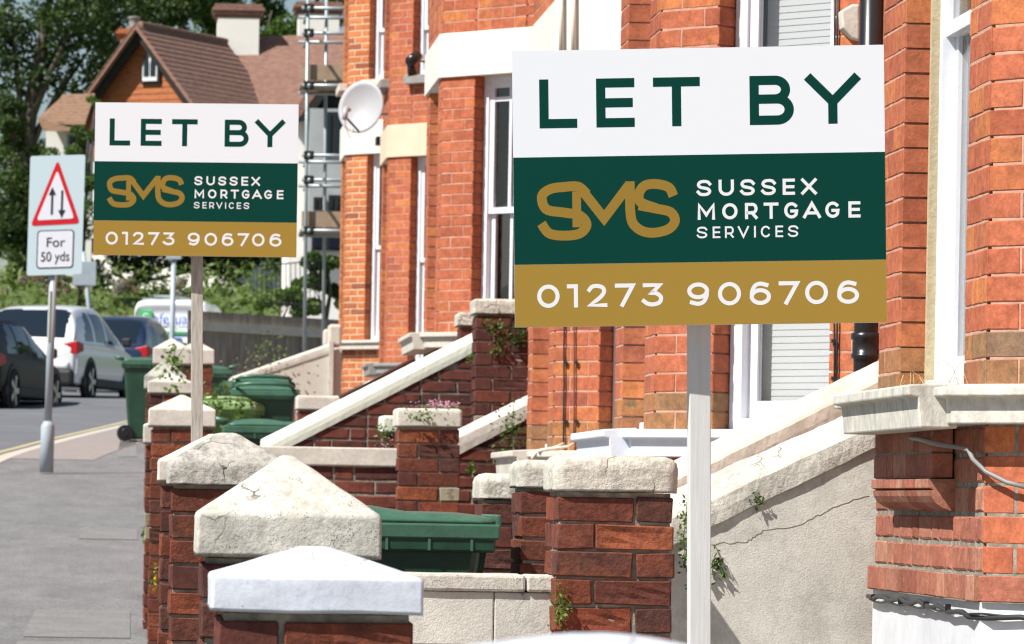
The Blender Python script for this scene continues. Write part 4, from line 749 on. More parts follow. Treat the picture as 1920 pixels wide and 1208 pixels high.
# ================================================================ WHEELED BINS
def make_bin(label, X, Y, rz, z, m=None, lm=None, k=1.0, open_lid=0):
    m = m or GREEN; lm = lm or GREENL; t = local_thing('wheeled_bin', label, 'bin', (X, Y, z), rz, 'green wheeled bins'); t.scale = (k, k, k)
    def frus(x0, y0, y1, z0, X0, Y0, Y1_, z1): return MB().hexa([(-x0, y0, z0), (x0, y0, z0), (x0, y1, z0), (-x0, y1, z0)], [(-X0, Y0, z1), (X0, Y0, z1), (X0, Y1_, z1), (-X0, Y1_, z1)])
    bd = frus(.21, -.22, .20, .03, .268, -.34, .27, .93).build('body', m, t, bevel=.03, seg=3)
    for sx in (-1, 1): MB().hexa([(sx * .15 - .02, -.245, .08), (sx * .15 + .02, -.245, .08), (sx * .15 + .02, -.2, .08), (sx * .15 - .02, -.2, .08)], [(sx * .19 - .02, -.355, .9), (sx * .19 + .02, -.355, .9), (sx * .19 + .02, -.3, .9), (sx * .19 - .02, -.3, .9)]).build('rib', m, bd)
    frus(.288, -.372, .29, .875, .29, -.375, .30, .93).build('rim', m, t, bevel=.008); frus(.296, -.385, .30, .915, .298, -.388, .30, .962).build('rim_lip', lm, t, bevel=.006)
    for sx in (-1, 1):
        for k in range(5): yy = -.3 + k * .13; MB().box(min(sx * .286, sx * .2935), max(sx * .286, sx * .2935), yy - .004, yy + .004, .88, .918).build('rim_rib', lm, t)
    # lid: domed sheet with a raised middle
    n = 12; lid = MB(); g = []
    for j in range(n + 1):
        for i in range(n + 1):
            u, v = i / n * 2 - 1, j / n; e = (1 - abs(u) ** 5) * (1 - abs(2 * v - 1) ** 6); x = u * .29; y = -.385 + v * .66
            g.append((x, y, .974 + e * (.024 + .016 * sm(.45, .55, v))))
    lid.v = g; lid.f = [(j * (n + 1) + i, j * (n + 1) + i + 1, (j + 1) * (n + 1) + i + 1, (j + 1) * (n + 1) + i) for j in range(n) for i in range(n)]
    lo = lid.build('lid', lm, t, smooth=True, fix=False); so = lo.modifiers.new('solid', 'SOLIDIFY'); so.thickness = .014; so.offset = -1
    MB().box(-.294, .294, -.39, -.372, .955, .992).build('lid_lip', lm, lo, bevel=.005)
    hb_ = MB().tube([(-.25, .27, .99), (-.22, .36, 1.01), (-.1, .375, 1.02), (.1, .375, 1.02), (.22, .36, 1.01), (.25, .27, .99)], .018, 8); hb_.build('handle', lm, t, smooth=True)
    for sx in (-1, 1):
        w = MB().lathe((sx * .20, .24, .1), (sx, 0, 0), [(0, .1), (.055, .1), (.06, .085)], 18).build('wheel', BLACK, t); MB().lathe((sx * .262, .24, .1), (sx, 0, 0), [(0, .05), (.006, .045)], 14).build('hub', BLACK, w)
    MB().tube([(-.25, .24, .1), (.25, .24, .1)], .012, 8).build('axle', BLACK, t); return t
HP = math.pi / 2
def binpx(label, px, py, Y, side, rz, k=1.0, **kw):
    X = W(px, py, Y).x; return make_bin(label, X + side * .36 * k, Y, rz, kw.pop('z', pad(Y)), k=k, **kw)
binpx('green wheeled bin with two tier rim, nearest, behind the low rendered wall', 925, 990, 14.15, -1.08, HP, 1.0, z=1.0)
binpx('green wheeled bin standing on the pavement beside the far piers', 218, 690, 53.4, 1, HP, .98, z=gz(53.4))
binpx('green bin with curved lid and dark handle opening at the foot of the mint coping', 398, 790, 30.0, 1.03, HP, .98, z=1.56)
binpx('dark green bin in front of its twin beside the long cream cap', 437, 745, 39.5, .8, R(176), .98, z=2.02)
binpx('dark green bin partly hidden behind another dark green bin', 428, 727, 42.0, .8, R(186), 1.0, z=2.13)
binpx('olive green bin among weeds right of the small board post', 374, 745, 39.0, .75, R(170), .93, m=OLIVE, lm=OLIVEL)
binpx('light lidded green bin against the dark concrete wall', 445, 672, 49.0, -1, -HP, .99)
binpx('green bin of which only the lid shows above the cream coping', 590, 832, 26.0, .8, R(180), .985)
# ================================================================ CARS
def car(label, name, loc, rz, L, Wd, H, paint, kind='suv'):
    t = local_thing(name, label, 'van' if kind == 'van' else 'car', loc, rz, 'cars parked along the far kerb'); w = Wd / 2; belt = H * (.60 if kind != 'van' else .62)
    def spl(st, k):                       # smooth the stations
        ys_ = [q[0] for q in st]; out = []; n_ = len(st)
        for i in range(n_ - 1):
            g = lambda j: np.array((st[min(max(j, 0), n_ - 1)][0],) + tuple(st[min(max(j, 0), n_ - 1)][1])); A_, B_, C_, D_ = g(i - 1), g(i), g(i + 1), g(i + 2)
            for q in range(k): u = q / k; out.append(.5 * (2 * B_ + (C_ - A_) * u + (2 * A_ - 5 * B_ + 4 * C_ - D_) * u * u + (3 * B_ - A_ - 3 * C_ + D_) * u ** 3))
        out.append(np.array((st[-1][0],) + tuple(st[-1][1]))); return out
    def surf_(st, sec, k=6, kk=5):
        return [[(x, float(q[0]), z) for x, z in cat(sec(*q[1:]), kk)] for q in spl(st, k)]
    zl = .26; hood = belt * .97
    def sb(zlo, zh, ww): h = [(0, zlo), (ww * .86, zlo), (ww * .97, zlo + .10), (ww, zlo + (zh - zlo) * .5), (ww * .985, zh - .10), (ww * .90, zh), (0, zh + .02)]; return h + [(-x, z) for x, z in reversed(h[1:-1])] + [(0, zlo)]
    G = surf_([(0, (.44, belt * .90, w * .84)), (.05, (.36, belt * .98, w * .92)), (.3, (zl, belt, w * .985)), (L * .5, (zl, belt, w)), (L * .74, (zl, hood, w * .99)), (L * .92, (zl, hood * .88, w * .94)), (L - .04, (.34, hood * .76, w * .82)), (L, (.42, hood * .62, w * .72))], sb)
    mb = MB(); m_ = len(G[0]); mb.v = [p for r_ in G for p in r_]; mb.f = [(i * m_ + k, i * m_ + k + 1, (i + 1) * m_ + k + 1, (i + 1) * m_ + k) for i in range(len(G) - 1) for k in range(m_ - 1)] + [tuple(range(m_ - 1)), tuple((len(G) - 1) * m_ + k for k in range(m_ - 1))]
    mb.build('body', paint, t, smooth=True)
    van = kind == 'van'; rw = w * (.72 if not van else .86)
    y1, y2, y3, y4 = (.06, .62, L * .52, L * .80) if not van else (.01, .10, L * .62, L * .86); hr_ = H - .09 if not van else H - .02
    def sg(zr, wr, wb): h = [(wb, belt - .06), (wb * .62 + wr * .38 + .015, belt + (zr - belt) * .42), (wr + .02, zr - (zr - belt) * .16), (wr - .14, zr - .005), (0, zr + .012)]; return h + [(-x, z) for x, z in reversed(h[:-1])]
    G = surf_([(y1, (belt + .01, w * .82, w * .88)), (y1 + (y2 - y1) * .45, (belt + (hr_ - belt) * .58, w * .79, w * .91)), (y2, (hr_, rw, w * .93)), (L * .34, (H, rw, w * .95)), (y3, (H - .02, rw, w * .95)), (y3 + (y4 - y3) * .5, (belt + (H - belt) * .58, rw * 1.04, w * .94)), (y4, (belt + .01, w * .84, w * .90))], sg, 8, 8)
    m_ = len(G[0]); cells = {}
    for i in range(len(G) - 1):
        for k in range(m_ - 1):
            P4 = [Vector(G[i][k]), Vector(G[i][k + 1]), Vector(G[i + 1][k + 1]), Vector(G[i + 1][k])]; cn = sum(P4, Vector()) / 4; nn = (P4[2] - P4[0]).cross(P4[3] - P4[1])
            if nn.length > 1e-9: nn.normalize()
            if nn.dot(cn - Vector((0, L * .45, belt))) < 0: nn = -nn
            key = 'cabin'; fz = (cn.z - belt) / (H - belt); y = cn.y / L
            if not van and nn.y < -.30 and abs(cn.x) < w * .70 and .10 < fz < .86: key = 'rear_window'
            elif nn.y > .25 and abs(nn.x) < .5 and cn.y > y3 and .04 < fz < .92: key = 'windscreen'
            elif abs(nn.x) > .55 and .05 < fz < .82:
                sd_ = 'r' if cn.x > 0 else 'l'; lo = .15 + .10 * fz; hi = .70 - .13 * fz
                if van: key = 'side_window' + sd_ if .64 < y < .80 - .08 * fz else 'cabin'
                else:
                    for a_, b_, tg in ((lo, .285, 'a'), (.305, .47, 'b'), (.49, hi, 'c')):
                        if a_ < y < b_: key = 'side_window' + tg + sd_
            cells.setdefault(key, MB()).add(P4, [(0, 1, 2, 3)])
    for key, mbx in cells.items():
        nm = key if key in ('cabin', 'rear_window', 'windscreen') else 'side_window'; o = mbx.build(nm, paint if key == 'cabin' else C_G, t, smooth=True, fix=False)
        bm = bmesh.new(); bm.from_mesh(o.data); bmesh.ops.remove_doubles(bm, verts=bm.verts, dist=1e-4); bmesh.ops.recalc_face_normals(bm, faces=bm.faces); bm.to_mesh(o.data); bm.free()
    for s_ in (-1, 1): MB().box(min(s_ * w * .9, s_ * (w + .012)), max(s_ * w * .9, s_ * (w + .012)), L * .08, L * .9, .24, .40 if not van else .34).build('sill_trim', C_P, t, bevel=.03)
    if not van:
        MB().box(-w * .90, w * .90, -.05, .32, .24, .52).build('bumper', C_P, t, bevel=.06); MB().box(-w * .84, w * .84, -.06, .2, .50, .66).build('bumper_top', paint, t, bevel=.07, seg=4)
    else:
        MB().box(-w * .92, w * .92, -.05, .05, .34, .46).build('bumper', C_P, t, bevel=.02); MB().box(-.006, .006, -.004, .03, .5, H - .12).build('door_gap', C_P, t)
    for s_ in (-1, 1):
        if kind == 'van': MB().box(min(s_ * w * .86, s_ * w * 1.0), max(s_ * w * .86, s_ * w * 1.0), -.02, .08, .8, 1.15).build('tail_light', C_R, t, bevel=.02)
        else: MB().hexa([(s_ * w * .52, .015, belt - .17), (s_ * w * .97, .0, belt - .20), (s_ * w * .97, .0, belt + .02), (s_ * w * .60, .02, belt - .04)], [(s_ * w * .52, .2, belt - .17), (s_ * w * 1.012, .30, belt - .14), (s_ * w * 1.0, .30, belt - .02), (s_ * w * .60, .2, belt - .04)]).build('tail_light', C_R, t, bevel=.012)
        mr = MB().box(min(s_ * w * 1.0, s_ * w * 1.17), max(s_ * w * 1.0, s_ * w * 1.17), L * .66, L * .66 + .1, belt + .02, belt + .17).build('mirror', C_P if kind != 'van' else paint, t, bevel=.03)
        for yy in (L * .19, L * .80):
            MB().lathe((s_ * (w - .06), yy, .34), (s_, 0, 0), [(0, .40), (.058, .40), (.066, .385)], 26).build('wheel_arch', C_P, t)
            wh = MB().lathe((s_ * (w - .12), yy, .335), (s_, 0, 0), [(0, .30), (.02, .335), (.12, .335), (.145, .315), (.147, .24), (.12, .23)], 28).build('wheel', C_T, t, smooth=False)
            rim = MB()
            for k in range(5):
                an = k * 2 * math.pi / 5; c_, s2 = math.cos(an), math.sin(an); x_ = s_ * (w + .024)
                rim.prism([(x_, yy + c_ * .04 - s2 * .03, .335 + s2 * .04 + c_ * .03), (x_, yy + c_ * .23 - s2 * .045, .335 + s2 * .23 + c_ * .045), (x_, yy + c_ * .23 + s2 * .045, .335 + s2 * .23 - c_ * .045), (x_, yy + c_ * .04 + s2 * .03, .335 + s2 * .04 - c_ * .03)], (-s_ * .02, 0, 0))
            rim.lathe((s_ * (w + .0), yy, .335), (s_, 0, 0), [(0, .065), (.03, .055)], 12); rim.build('rim', C_A, wh)
    MB().box(-.26, .26, -.035, .0, belt * .62, belt * .62 + .11).build('number_plate', mat('plate_yellow', [(0.7, 0.5, 0.05)], .5, bump=0), t)
    return t
def head(px, Y): return W(px, 700, Y).x
car('dark car at the left edge, nearest of the parked row', 'parked_car', (head(-108, 66.5), 66.5, gz(66.5) - .1), R(-13), 4.2, 1.76, 1.43, C_K)
car('white sport utility car with red tail lights parked in the road', 'parked_car', (head(46, 74), 74, gz(74) - .1), R(-14), 4.3, 1.82, 1.60, C_W)
car('dark blue hatchback between the white car and the white van', 'parked_car', (head(194, 84), 84, gz(84) - .1), R(-13), 3.9, 1.70, 1.52, C_B)
vz = gz(100) - .15; vn = car('white van with Safeguard lettering and ladder on its roof', 'parked_van', (head(318, 100), 100, vz), R(-8), 4.6, 1.78, 2.03, C_W, 'van')
text_mesh('afeguard', 'lettering', VANB, vn, lambda x, y: Vector((.14 + x * .30, -.03, 1.50 + y * .32)))
MB().box(-.68, -.42, -.03, .06, 1.46, 1.78).build('logo_square', VANG, vn); text_mesh('S', 'lettering', S_T, vn, lambda x, y: Vector((-.55 + x * .30, -.036, 1.51 + y * .32)))
for k, (a_, b_, z_) in enumerate(((-.35, .35, 1.28), (-.3, .25, 1.14))): MB().box(a_, b_, -.03, .05, z_, z_ + .05).build('print_line', VANG if k == 0 else VANB, vn)
lad = thing('ladder', 'grey ladder lying on the white van roof', 'ladder', (head(300, 101), 101, vz + 2.06))
p0 = Vector((head(290, 101), 100.4, vz + 2.12)); dv = Vector((math.sin(R(8)), math.cos(R(8)), 0.02)); rt = Vector((dv.y, -dv.x, 0))
for s_ in (0, .4): MB().tube([p0 + rt * s_ - dv * .3, p0 + rt * s_ + dv * 3], .03, 6).build('stile', GALV, lad)
for k in range(9): MB().tube([p0 + dv * (k * .33 - .1), p0 + dv * (k * .33 - .1) + rt * .4], .018, 6).build('rung', GALV, lad)
MB().box(p0.x - .3, p0.x + .75, 100.9, 100.96, vz + 2.02, vz + 2.10).build('roof_bar', GALV, lad)
# ================================================================ FAR SIDE: RETAINING WALL, HOUSE, SCAFFOLD
Y = 68.0; a, b = W(352, 586, Y), W(640, 604, Y + 1.5); t = thing('retaining_wall', 'dark board marked concrete retaining wall with pale coping ledge', 'wall', (a.x, Y, gz(Y)))
n = 15
for k in range(n):
    p = a + (b - a) * (k / n); q = a + (b - a) * ((k + 1) / n); dz = random.uniform(-.01, .01)
    MB().hexa([(p.x + .001, p.y + dz, gz(Y) - .6), (q.x - .001, q.y + dz, gz(Y) - .6), (q.x - .001, q.y + dz, q.z - .26), (p.x + .001, p.y + dz, p.z - .26)], [(p.x + .001, p.y + .2, gz(Y) - .6), (q.x - .001, q.y + .2, gz(Y) - .6), (q.x - .001, q.y + .2, q.z - .26), (p.x + .001, p.y + .2, p.z - .26)]).build('panel', PLANK, t)
MB().hexa([(a.x, a.y - .07, a.z - .26), (b.x, b.y - .07, b.z - .26), (b.x, b.y - .07, b.z - .13), (a.x, a.y - .07, a.z - .13)], [(a.x, a.y + .2, a.z - .26), (b.x, b.y + .2, b.z - .26), (b.x, b.y + .2, b.z - .13), (a.x, a.y + .2, a.z - .13)]).build('ledge', CAPP, t)
MB().hexa([(a.x, a.y, a.z - .128), (b.x, b.y, b.z - .128), (b.x, b.y, b.z + .03), (a.x, a.y, a.z + .03)], [(a.x, a.y + .2, a.z - .128), (b.x, b.y + .2, b.z - .128), (b.x, b.y + .2, b.z + .03), (a.x, a.y + .2, a.z + .03)]).build('parapet', PLANK, t)
# house with tiled gables
YH = 122.0; sH = F / YH; hs = thing('gabled_house', 'old house with brown tiled roofs, orange tile hung gable and white chimneys', 'house', W(300, 500, YH))
ap = W(266, 57, YH); e = Vector((.87, -.5, 0)); dr = Vector((.5, .87, 0)); sl_ = 1.93 / 1.60; run = 3.1; Lr = 4.7
def P3(a_, b_, h_): return ap + e * a_ + dr * b_ + Vector((0, 0, h_))
MB().prism([P3(-run + .35, .25, -(run - .35) * sl_ - .1), P3(run - .35, .25, -(run - .35) * sl_ - .1), P3(0, .25, -.12)], dr * .2).build('hung_tile_gable', TILEO, hs)
for s_ in (-1, 1):
    rf = MB().hexa([P3(0, -.35, 0), P3(s_ * run, -.35, -run * sl_), P3(s_ * run, Lr, -run * sl_), P3(0, Lr, 0)], [P3(0, -.35, .14), P3(s_ * (run + .05), -.35, -run * sl_ + .12), P3(s_ * (run + .05), Lr, -run * sl_ + .12), P3(0, Lr, .14)]).build('roof', TILE, hs)
    MB().hexa([P3(0, -.16, -.30), P3(s_ * run, -.16, -run * sl_ - .30), P3(s_ * run, -.16, -run * sl_ + .02), P3(0, -.16, .02)], [P3(0, -.1, -.30), P3(s_ * run, -.1, -run * sl_ - .30), P3(s_ * run, -.1, -run * sl_ + .02), P3(0, -.1, .02)]).build('bargeboard', DTIM, hs)  # board colour also carries the black shade beneath the roof overhang
    for k in range(26):      # tile courses as thin proud steps
        h0 = k / 26; q0, q1 = s_ * run * h0, s_ * run * (h0 + 1 / 26)
        MB().hexa([P3(q0, -.37, -abs(q0) * sl_ + .145), P3(q1, -.37, -abs(q1) * sl_ + .17), P3(q1, Lr, -abs(q1) * sl_ + .17), P3(q0, Lr, -abs(q0) * sl_ + .145)], [P3(q0, -.37, -abs(q0) * sl_ + .13), P3(q1, -.37, -abs(q1) * sl_ + .13), P3(q1, Lr, -abs(q1) * sl_ + .13), P3(q0, Lr, -abs(q0) * sl_ + .13)]).build('tile_course', TILE, rf)
MB().hexa([P3(-run + .4, .3, -run * sl_ + .3), P3(run - .4, .3, -run * sl_ + .3), P3(run - .4, Lr, -run * sl_ + .3), P3(-run + .4, Lr, -run * sl_ + .3)], [Vector((p.x, p.y, gz(YH))) for p in (P3(-run + .4, .3, 0), P3(run - .4, .3, 0), P3(run - .4, Lr, 0), P3(-run + .4, Lr, 0))]).build('wing_wall', RWALL, hs)
MB().tube([P3(0, -.1, .15), P3(0, Lr, .15)], .09, 8).build('ridge', TILE, hs)
for k in range(14):
    z0 = -.5 - k * .17; hw_ = (-z0 - .12) / sl_ - .05
    if hw_ > .1: MB().prism([P3(-hw_, .235, z0), P3(hw_, .235, z0), P3(hw_ - .08, .25, z0 + .165), P3(-hw_ + .08, .25, z0 + .165)], dr * .02).build('hung_tile_course', TILEO, hs)
gc = W(280, 150, YH); ga = (gc - ap).dot(e); gzv = gc.z - ap.z; pts = [(-.16, 0), (.16, 0), (.16, .32), (.11, .5), (0, .66), (-.11, .5), (-.16, .32)]
fr = MB().prism([P3(ga + x * 1.8, .16, gzv + y * 1.5 - .10) for x, y in pts], dr * .1).build('window_surround', DTIM, hs)
MB().prism([P3(ga + x * 1.4, .12, gzv + y * 1.3 - .03) for x, y in pts], dr * .05).build('window_frame', WHITE, hs); 
for s_ in (-1, 1): MB().prism([P3(ga + s_ * .10 + x * .48, .10, gzv + y * 1.0 + .10) for x, y in pts], dr * .02).build('pane', C_G, hs)
# main range behind, ridge across the picture
ra, rb = W(430, 78, YH + 5), W(760, 74, YH + 5); ea, eb = W(395, 205, YH + 2.6), W(760, 205, YH + 2.6)
rf = MB().hexa([ea, eb, rb, ra], [ea + Vector((0, .1, .12)), eb + Vector((0, .1, .12)), rb + Vector((0, .1, .12)), ra + Vector((0, .1, .12))]).build('roof', TILE, hs)
for k in range(30):
    p, q, r_, s2 = ea + (ra - ea) * (k / 30), eb + (rb - eb) * (k / 30), eb + (rb - eb) * ((k + 1) / 30), ea + (ra - ea) * ((k + 1) / 30); u1, u2 = Vector((0, -.03, .10)), Vector((0, 0, .125))
    MB().hexa([p + u1, q + u1, r_ + u2 * .9, s2 + u2 * .9], [p + Vector((0, 0, .17)), q + Vector((0, 0, .17)), r_ + Vector((0, .02, .145)), s2 + Vector((0, .02, .145))]).build('tile_course', TILE, rf)
MB().box(ra.x, rb.x, YH + 3.2, YH + 9, gz(YH), ea.z - .02).build('wall', RWALL, hs)
# white wall in shade with timber windows, right of the far board
ww = thing('white_house', 'white rendered house with dark timber gable behind the scaffolding', 'house', W(600, 500, 100))
YW = 100.0; a, b = W(545, 200, YW), W(660, 620, YW); MB().box(a.x, b.x + 2, YW, YW + 4, gz(YW), W(600, 205, YW).z).build('wall', RWALL, ww)
MB().prism([W(540, 225, YW - .4), W(560, 222, YW - .4), W(612, 150, YW - .4), W(660, 150, YW - .4), W(660, 120, YW - .4), W(605, 128, YW - .4)], (0, 4, 0)).build('roof', TILE, ww)
MB().prism([W(545, 232, YW - .45), W(578, 224, YW - .45), W(622, 163, YW - .45), W(618, 150, YW - .45), W(570, 214, YW - .45)], (0, .1, 0)).build('bargeboard', DTIM, ww)
MB().prism([W(578, 226, YW - .1), W(660, 226, YW - .1), W(660, 160, YW - .1), W(620, 160, YW - .1)], (0, .1, 0)).build('gable_timber', DTIM, ww)
MB().box(W(583, 0, YW).x, b.x + 2, YW - .6, YW - .002, W(600, 475, YW).z, W(600, 208, YW).z).build('bay', mat('white_render_shaded', [(.34, .36, .36), (.38, .40, .40)], .9, 3, bump=0), ww)  # white wall whose shade is put into this grey colour
for (x0, y0, x1, y1) in ((608, 210, 640, 292), (588, 370, 609, 394), (616, 366, 640, 396), (585, 410, 640, 470)):
    q, r_ = W(x0, y0, YW - .62), W(x1, y1, YW - .62); w_ = MB().box(q.x, r_.x, YW - .66, YW - .6, r_.z, q.z).build('window', DTIM, ww); dx = (r_.x - q.x) / 2
    for k in range(2): MB().box(q.x + dx * k + .05, q.x + dx * (k + 1) - .04, YW - .68, YW - .66, r_.z + .05, q.z - .05).build('pane', GLASS if False else C_G, w_)
def chim(x0, x1, y0, y1, Y, ycap, capm, nm='chimney', band=None, d=.9):
    a, b = W(x0, y1, Y), W(x1, y0, Y); zc = W(x0, ycap, Y).z; c = MB().box(a.x + .05, b.x - .05, Y, Y + d, a.z, zc).build(nm, RWALL, hs)
    rows = 4
    for k in range(rows):
        z0 = zc + (b.z - zc) * k / rows; z1 = zc + (b.z - zc) * (k + 1) / rows; o_ = (.0, .06, .10, .04)[k]; MB().box(a.x - o_, b.x + o_, Y - o_, Y + d + o_, z0 + .004, z1 - .004).build('cap_course', capm, c)
chim(402, 490, 8, 215, YH + 4.3, 33, TILE, d=1.3); chim(556, 640, 4, 95, YH + 5.2, 26, TILE, d=1.2); chim(222, 258, 54, 130, YH + 2.2, 74, TILEO, d=.7)
pt = W(252, 52, YH + 2.5); MB().lathe((pt.x, pt.y, pt.z - .05), (0, 0, 1), [(0, .17), (.1, .15), (.28, .15), (.30, .18), (.34, .18)], 14).build('chimney_pot', STONEG, hs, smooth=True)
# small tiled lean-to at the left
YL = 116.0; lh = thing('outhouse', 'small white outhouse with patchy tile roof among the trees', 'outhouse', W(110, 300, YL))
a, b, c, d = W(70, 222, YL - .5), W(150, 248, YL - .6), W(178, 186, YL + 1.5), W(118, 188, YL + 1.5)
MB().hexa([a, W(82, 246, YL - .6), W(150, 246, YL - .6), W(178, 186, YL + 1.5)], [v + Vector((0, .1, .12)) for v in (d, d, c, c)]).build('roof_edge', TILEY, lh)
for k in range(9):
    p, q, r_, s2 = [u_ + (v_ - u_) * kk for (u_, v_, kk) in ((W(80, 240, YL - .5), d, k / 9), (W(160, 240, YL - .5), c, k / 9), (W(160, 240, YL - .5), c, (k + 1) / 9), (W(80, 240, YL - .5), d, (k + 1) / 9))]
    MB().hexa([p + Vector((0, -.05, .08)), q + Vector((0, -.05, .08)), r_, s2], [p + Vector((0, 0, .18)), q + Vector((0, 0, .18)), r_ + Vector((0, .02, .15)), s2 + Vector((0, .02, .15))]).build('tile_course', TILEY, lh)
a, b = W(86, 245, YL), W(172, 420, YL); MB().box(a.x, b.x, YL + .2, YL + 2.5, gz(YL) + 2, a.z).build('wall', RWALL, lh)
q, r_ = W(125, 252, YL + .15), W(168, 300, YL + .15); w_ = MB().box(q.x, r_.x, YL + .12, YL + .2, r_.z, q.z).build('window', GALV, lh); MB().box(q.x + .06, r_.x - .06, YL + .1, YL + .12, r_.z + .05, q.z - .05).build('pane', C_G, w_)
# scaffold
YS = 66.0; sf = thing('scaffolding', 'galvanised tube scaffolding with toe boards against the far brick house', 'scaffold', (W(577, 585, YS).x, YS, gz(YS)))
for px, yy in ((577, 0), (612, 1.3), (652, 0), (690, 1.3)):
    p = W(px, 0, YS + yy); MB().tube([(W(px - 4, 590, YS + yy).x, YS + yy, gz(YS)), (p.x, YS + yy, p.z + .5)], .027, 10).build('standard', GALV, sf, smooth=True)
for py in (15, 62, 160, 291, 337, 432):
    a, b = W(566, py, YS - .06), W(700, py + 2, YS - .06); MB().tube([a, b], .026, 8).build('ledger', GALV, sf, smooth=True); a2, b2 = a + Vector((0, 1.3, 0)), b + Vector((0, 1.3, 0)); MB().tube([a2, b2], .026, 8).build('ledger', GALV, sf, smooth=True)
    MB().tube([W(580, py, YS - .3), W(580, py + 4, YS) + Vector((0, 1.8, 0))], .026, 8).build('transom', GALV, sf, smooth=True)
    for px in (577,): c = W(px, py, YS - .03); MB().box(c.x - .06, c.x + .09, YS - .09, YS + .04, c.z - .06, c.z + .06).build('coupler', DTIM, sf, bevel=.02)
for y0, y1 in ((121, 152), (396, 428)):
    a, b = W(566, y0, YS + .06), W(700, y1, YS + .06); MB().box(a.x, b.x, YS + .06, YS + .10, b.z, a.z).build('toe_board', BOARDB, sf)
    for k in range(5): MB().box(a.x, b.x, YS + .12 + k * .235, YS + .34 + k * .235, b.z - .05, b.z - .01).build('deck_board', BOARDB, sf)
# railing in front of the shrubs
rl = thing('railing', 'grey metal railing above the retaining wall beside the shrubs', 'railing', W(480, 570, 72)); 
for k in range(14): p = W(482 + 9 * k, 572 + k * .6, 72); q = W(482 + 9 * k, 498 - k * .8, 72); MB().tube([p, q], .007, 6).build('bar', DTIM, rl)
MB().tube([W(478, 500, 72), W(605, 488, 72)], .011, 6).build('top_rail', DTIM, rl); MB().tube([W(478, 566, 72), W(605, 574, 72)], .011, 6).build('bottom_rail', DTIM, rl)
# ================================================================ FITTINGS ON THE FAR HOUSES
Yd = 46.0; c = W(676, 200, Yd); dish = thing('satellite_dish', 'grey satellite dish with receiver arm on the far house', 'satellite dish', c)
ax = Vector((-.45, -.87, .22)).normalized(); rx = ax.cross(Vector((0, 0, 1))).normalized(); up = rx.cross(ax)
bm = MB(); n, m_ = 28, 6; bm.v = [tuple(c + rx * (.245 * r_ / m_ * math.cos(k * 2 * math.pi / n)) + up * (.275 * r_ / m_ * math.sin(k * 2 * math.pi / n)) + ax * (.07 * ((r_ / m_) ** 2 - 1))) for r_ in [.02] + list(range(1, m_ + 1)) for k in range(n)]
bm.f = [(i * n + k, i * n + (k + 1) % n, (i + 1) * n + (k + 1) % n, (i + 1) * n + k) for i in range(m_) for k in range(n)] + [tuple(range(n))[::-1]]
o = bm.build('reflector', DISH, dish, smooth=True, fix=False); so = o.modifiers.new('s', 'SOLIDIFY'); so.thickness = .012
l = W(648, 208, Yd - .35); MB().tube([c - up * .25, l - Vector((0, 0, .06))], .012, 8).build('arm', BLACK, dish); MB().tube([l - up * .09, l + up * .03], .028, 10).build('receiver', DISH, dish, smooth=True)
MB().tube([l + up * .03, l + up * .035 - ax * .09], .02, 8).build('feed_horn', DISH, dish, smooth=True)
MB().tube([c - ax * .11, W(708, 215, Yd + .3), W(726, 215, Yd + .6)], .016, 8).build('bracket', BLACK, dish); MB().tube([l - up * .09, W(650, 245, Yd - .2), W(656, 258, Yd - .1), W(662, 240, Yd)], .005, 6).build('cable', CABLEW, dish)
Yc = 45.0; c = W(773, 112, Yc); fl = thing('security_camera', 'black security lamp on a bracket high between the brick bays', 'lamp', W(790, 112, Yc))
MB().tube([c + Vector((.05, 0, .04)), c + Vector((-.03, -.1, -.03))], .055, 12).build('head', BLACK, fl, smooth=True); MB().tube([c + Vector((-.02, 0, -.02)), W(774, 142, Yc)], .035, 10, .05).build('stem', BLACK, fl, smooth=True); MB().tube([c, W(797, 116, Yc + .3)], .012, 6).build('bracket', BLACK, fl)
MB().lathe(c + Vector((.05, 0, .03)), (.6, -.4, .6), [(0, .05), (.03, .05), (.045, .03)], 12).build('sensor', DISH, fl, smooth=True)
c = W(712, 265, 52); fl = thing('security_camera', 'small dark camera on the cream band of the farthest house', 'camera', c); MB().box(c.x - .05, c.x + .04, 51.9, 52.1, c.z - .05, c.z + .05).build('housing', BLACK, fl, bevel=.015); MB().tube([c, c + Vector((.1, .3, 0))], .015, 6).build('bracket', BLACK, fl); MB().lathe(c + Vector((-.02, -.1, 0)), (0, -1, 0), [(0, .03), (.03, .03)], 10).build('lens', C_G, fl)
# ================================================================ GREENERY
def leaf_cloud(cen, rad, n, size, flat=0.0, shell=.5):
    cen, rad = np.array(cen), np.array(rad); d = rng.normal(size=(n, 3)); d /= np.linalg.norm(d, axis=1)[:, None]; r = (shell + (1 - shell) * rng.random(n)) ** .8
    return cen + d * r[:, None] * rad
def leaf_mesh(name, P, size, m, parent, up=.3, asp=.55):
    n = len(P); a = rng.normal(size=(n, 3)); a[:, 2] = a[:, 2] * .7 - up; a /= np.linalg.norm(a, axis=1)[:, None]; b = np.cross(a, rng.normal(size=(n, 3))); b /= np.linalg.norm(b, axis=1)[:, None]
    s = size * (.6 + .8 * rng.random(n))[:, None]; q = np.stack([P - a * s * .5, P + b * s * asp * .5, P + a * s * .5, P - b * s * asp * .5], 1).reshape(-1, 3)
    base = np.array(BASE[parent]) if parent is not None else np.zeros(3); q = q - base
    me = bpy.data.meshes.new(name); me.vertices.add(4 * n); me.vertices.foreach_set('co', q.ravel()); me.loops.add(4 * n); me.loops.foreach_set('vertex_index', np.arange(4 * n)); me.polygons.add(n); me.polygons.foreach_set('loop_start', np.arange(0, 4 * n, 4)); me.update(); me.validate()
    me.materials.append(m); o = bpy.data.objects.new(name, me); COL.objects.link(o); o.parent = parent; return o
